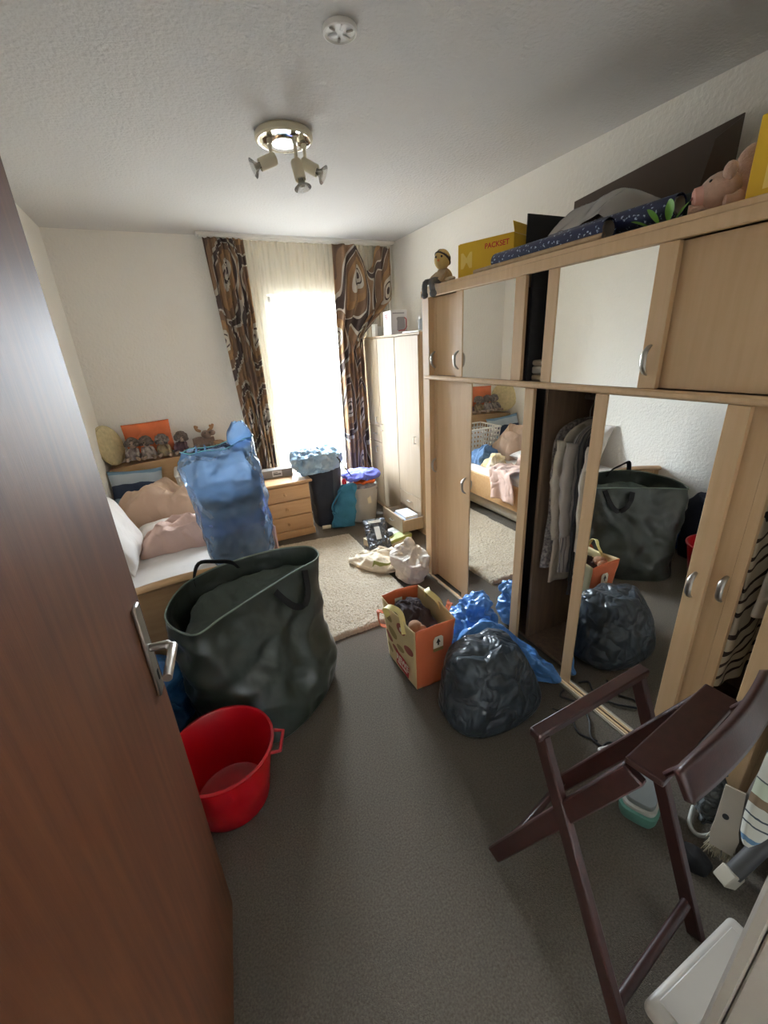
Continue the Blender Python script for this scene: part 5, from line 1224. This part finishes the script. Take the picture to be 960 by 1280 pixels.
# ------------------------------------------------------------------ clutter right of the doorway
def clutter():
    M_bl = mat('dark_beech_leg', (150, 120, 86), .5)
    # white plastic box in front of the jamb
    b = thing('storage_box', 'white plastic storage box with rounded lid beside the door lining', 'box', (.80, .165, 0))
    MB().box(.655, .955, .116, .174, .002, .262, bev=.012).build('box_body', mat('dim_white_plastic', (176, 170, 160), .4), b)
    ld = MB().box(.64, .97, .111, .200, .264, .30, bev=.014).build('lid', mat('dim_white_plastic', (176, 170, 160), .4), b)
    MB().box(.67, .94, .126, .184, .3005, .305, bev=.002).build('lid_panel', mat('dim_white_plastic', (176, 170, 160), .4), ld)
    # teal dustpan / sandal like container on the carpet
    t = thing('plastic_tub', 'teal rimmed grey plastic container on the carpet under the chair', 'container', (1.24, .57, 0))
    M_tl = mat('teal_plastic', (92, 140, 126), .5); M_gp = mat('grey_plastic', (112, 116, 114), .5); M_lg = mat('light_grey_plastic', (178, 176, 168), .5)
    L = lambda k, z: superloop(1.24, .575, z, .085*k, .062*k, 4, 20, radians(25))
    MB().loft([L(.92, .003), L(1, .02), L(1.04, .05), L(1.04, .058)], 56, 8, cap1=True, vlin=True).build('rim', M_tl, t)
    MB().loft([L(.90, .0585), L(.92, .068), L(.90, .074)], 56, 6, cap1=True).build('inner_band', M_lg, t)
    MB().loft([L(.78, .0745), L(.80, .088), L(.76, .094)], 56, 6, cap1=True).build('lid', M_gp, t)
    # hand brush with pale handle plate
    h = thing('brush', 'pale wooden scrubbing brush with bristles leaning beside the ironing board', 'brush', (1.33, .345, 0))
    up = Vector((.42, .20, .88)).normalized(); sd = Vector((.35, -.93, .04)).normalized(); sd = (sd-up*sd.dot(up)).normalized(); nn = sd.cross(up)
    M0 = Matrix((sd, up, nn)).transposed().to_4x4(); M0.translation = Vector((1.305, .345, .055))
    MB().prism([(-.032, 0), (.028, -.002), (.036, .05), (.03, .075), (.026, .20), (-.026, .20), (-.032, .075), (-.036, .04)], .014, M0).build('handle_plate', mat('pale_brush_wood', (178, 168, 152), .6, .3, 10), h, smooth=False)
    MB().lathe([(0, 0), (.009, 0), (.009, .0012), (0, .0013)], n=14, M=M0 @ T(-.008, .105, .0142)).build('hang_hole', M_black, h)
    br = MB(); rnd = random.Random(6)
    for k in range(90):
        p = M0 @ Vector((rnd.uniform(-.033, .033), rnd.uniform(-.0, .05), rnd.uniform(.0, .012))); q = p+Vector((rnd.uniform(-.012, .006), rnd.uniform(-.012, .012), -.045-rnd.uniform(0, .012)))
        q.z = max(.002, q.z); br.tube([p, q], .0012, 4, cap=False)
    o = br.build('bristles', mat('cream_bristle', (186, 176, 150), .9), h); o['kind'] = 'stuff'
    # ironing board leaning in the corner, wrapped in striped cover
    ib = thing('ironing_board', 'ironing board with blue brown striped cream cover leaning in the corner', 'ironing board', (1.36, .27, 0))
    tip, top = Vector((1.245, .285, .22)), Vector((1.60, .20, 1.30)); ax = (top-tip).normalized(); sd = Vector((.5, -.85, 0)); sd = (sd-ax*sd.dot(ax)).normalized(); nn = ax.cross(sd)
    L_ = (top-tip).length
    def prof(t): return .015+.15*min(1, (t/.55))**.6
    def face(sgn):
        def fn(u, v):
            w = prof(v*L_)*.62; return tip+ax*(v*L_)+sd*((2*u-1)*w)+nn*(sgn*.014*(1-abs(2*u-1)**6))
        return fn
    cov = stripe_mat('striped_ironing_cover', [(0, (206, 204, 190)), (.10, (98, 132, 160)), (.16, (208, 206, 192)), (.30, (70, 78, 84)), (.32, (208, 206, 192)), (.40, (70, 78, 84)), (.42, (204, 202, 188)), (.52, (130, 108, 84)), (.62, (196, 204, 180)), (.80, (92, 96, 96)), (.82, (206, 204, 190))], axis=1, scale=3.6, coord='UV', distort=.03)
    m = MB(); m.grid(face(1), 14, 40, uvs=(.3, L_)); m.grid(face(-1), 14, 40, uvs=(.3, L_)); m.build('cover', cov, ib, auto=180)
    for s in (-1, 1): MB().tube([tip+ax*.35+nn*.02+sd*s*.06, (Vector((1.54, .15, .012)) if s > 0 else Vector((1.45, .318, .012)))], .009, 8).build('leg', M_steel, ib)
    # vacuum cleaner tube with pale tip
    v = thing('vacuum_tube', 'dark grey vacuum cleaner tube with pale end lying by the brush', 'vacuum tube', (1.27, .29, 0))
    MB().tube([(1.265, .290, .045), (1.50, .235, .36), (1.62, .21, .60)], .024, 16).build('tube', mat('dark_grey_tube', (74, 72, 70), .45), v)
    MB().box(-.03, .03, -.022, .022, -.02, .03, T(1.252, .294, .032) @ rot('Z', -15) @ rot('Y', 37), bev=.003).build('end_piece', mat('pale_plastic_end', (186, 178, 160), .6), v)
    # grey board leaning on the wardrobe post
    tag(MB().box(-.045, .045, -.008, .008, 0, .95, T(1.425, .355, .002) @ rot('Z', -20) @ rot('Y', 9), bev=.002).build('plank', mat('grey_board', (122, 116, 108), .7, .2, 6)), 'narrow grey board leaning in the corner behind the brush', 'board')
    # white wire loop and black cable near the teal container
    tag(MB().tube(catmull([(1.40, .478, .012), (1.33, .45, .012), (1.315, .415, .012), (1.36, .395, .012), (1.42, .412, .015), (1.455, .445, .05), (1.458, .462, .16)], 40), .007, 8).build('hose', mat('pale_hose', (170, 170, 160), .5)), 'pale grey hose looped on the carpet beside the brush', 'hose')
    bag = MB().loft([superloop(1.385, .435, .020, .022, .018, 2.4), superloop(1.388, .437, .10, .032, .034, 2.2), superloop(1.395, .44, .20, .028, .028, 2), superloop(1.40, .44, .25, .014, .014, 2)], 36, 18, cap1=True).wrinkle(.014, 26, 3, True)
    tag(bag.build('film_bundle', mat('dark_clear_film', (96, 100, 100), .15, .6, 14, wrinkle=1, wscale=16), auto=180), 'crumpled dark plastic film standing inside the pale hose loop', 'plastic film')
    tag(MB().loft([superloop(1.225, .375, .003, .035, .045, 2.5), superloop(1.225, .375, .03, .036, .046, 2.3), superloop(1.225, .38, .05, .02, .028, 2)], 28, 10, cap1=True).wrinkle(.008, 30, 2).build('black_glove', mat('black_cloth', (26, 25, 26), .9), auto=180), 'small crumpled black cloth on the carpet in front of the brush', 'cloth')
    tag(MB().loft([superloop(1.36, .17, .003, .07, .05, 2.5), superloop(1.36, .17, .09, .075, .055, 2.3), superloop(1.37, .17, .15, .04, .03, 2)], 36, 14, cap1=True).wrinkle(.02, 18, 5, True).build('packet', mat('purple_white_pack', (206, 202, 208), .4, 1.0, 12, col2=(70, 52, 130), wrinkle=.6), auto=180), 'purple and white plastic packet lying at the wall by the vacuum tube', 'packet')
    M_cab = mat('black_cable', (22, 22, 23), .5)
    tag(MB().tube(catmull([(1.435, 1.105, .008), (1.39, 1.085, .008), (1.425, 1.02, .008), (1.40, .93, .008), (1.33, .86, .008), (1.33, .80, .008), (1.38, .765, .008), (1.33, .745, .010), (1.30, .785, .014), (1.36, .80, .016), (1.40, .76, .016)], 70), .005, 8).build('power_cable', M_cab), 'black power cable winding over the carpet along the wardrobe', 'cable')
    tag(MB().tube(catmull([(1.30, 1.05, .006), (1.34, .98, .006), (1.30, .90, .006), (1.335, .83, .0065)], 30), .0045, 8).build('power_cable', M_cab), 'short black cable beside the grey refuse sack', 'cable')
    pl = thing('plug', 'white plug with short loop at the end of the black cable', 'plug', (1.315, .765, .02))
    MB().tube(catmull([(1.29, .79, .026), (1.30, .755, .028), (1.33, .74, .028), (1.36, .748, .028), (1.35, .775, .027), (1.32, .785, .026)], 30, True), .006, 8, closed=True).build('cord_loop', M_whitep, pl)
    MB().tube([(1.325, .768, .027), (1.345, .757, .030)], .011, 12).build('plug_body', M_whitep, pl)
clutter()

# ------------------------------------------------------------------ added fill lamp in the unseen hallway (behind the camera)
def hall_fill_lamp():
    c = Vector((.1, -1.1, ZC))
    l = thing('hall_fill_lamp', 'added round white fill lamp in the unseen hallway', 'lamp', c)
    MB().lathe([(.14, 0), (.145, -.01), (.14, -.02)], c, 32).build('base', M_white, l)
    m = bpy.data.materials.new('fill_lamp_glow'); m.use_nodes = True; b = m.node_tree.nodes['Principled BSDF']
    b.inputs['Emission Color'].default_value = (1, .95, .88, 1); b.inputs['Emission Strength'].default_value = HALL_FILL
    MB().lathe([(.13, -.021), (.12, -.05), (.08, -.075), (0, -.085)], c, 32).build('shade', m, l)
hall_fill_lamp()

# ------------------------------------------------------------------ soft things settle against what they press on
def settle():
    from mathutils.bvhtree import BVHTree
    bpy.context.view_layer.update()
    O = bpy.data.objects
    rays = (Vector((.31, .2, .93)), Vector((-.5, .77, .39)), Vector((.1, -.9, .42)))
    def tree(o):
        M = o.matrix_world
        return BVHTree.FromPolygons([M @ v.co for v in o.data.vertices], [tuple(p.vertices) for p in o.data.polygons])
    def inside(b, p):
        n = 0
        for d in rays:
            q = p.copy(); c = 0
            for _ in range(30):
                h = b.ray_cast(q, d)
                if h[0] is None: break
                c += 1; q = h[0]+d*1e-5
            n += c % 2
        return n >= 2
    def press(soft, *hard, gap=.002):
        """push the vertices of a soft thing that lie inside a neighbour out to the neighbour's surface, so the two just touch"""
        M = soft.matrix_world; I = M.inverted()
        for h in hard:
            b = tree(h)
            for v in soft.data.vertices:
                p = M @ v.co; q = b.find_nearest(p)
                if q[0] is not None and inside(b, p):
                    d = q[0]-p
                    v.co = I @ (q[0]+(d.normalized() if d.length > 1e-6 else q[1])*gap)
        soft.data.update()
    def part(thing_name, part_name):
        return [c for c in O[thing_name].children if c.name.split('.')[0] == part_name][0]
    press(O['pillow.001'], O['pillow'], O['mattress'])
    press(O['duvet.001'], O['pillow'], O['pillow.001'])
    press(O['duvet'], O['pillow.001'], O['cushion'], O['pillow'])
    press(O['clothes_heap'], O['duvet'], O['duvet.001'])
    press(O['clothes_heap.001'], O['clothes_heap'], O['duvet.001'], O['pillow.001'])
    press(O['blanket'], O['clothes_heap.001'], O['clothes_heap'], O['duvet.001'], gap=.009)
    press(O['refuse_sack.001'], O['refuse_sack'])
    press(O['refuse_sack.002'], O['refuse_sack.001'], O['refuse_sack'])
    for n in ('refuse_sack.001', 'refuse_sack.002'):
        o = O[n]
        for v in o.data.vertices: v.co.x = min(v.co.x, 1.450-o.location.x)
    press(O['laundry.001'], O['laundry']); press(O['laundry.002'], O['laundry.001'], O['laundry']); press(O['laundry.003'], O['laundry.002'], O['laundry'])
    press(O['folded_garment'], O['rolled_sock'])
    press(part('tote_bag', 'bag_cloth'), part('tote_bag.001', 'bag_cloth'), part('wrapped_packet', 'packet'))
settle()
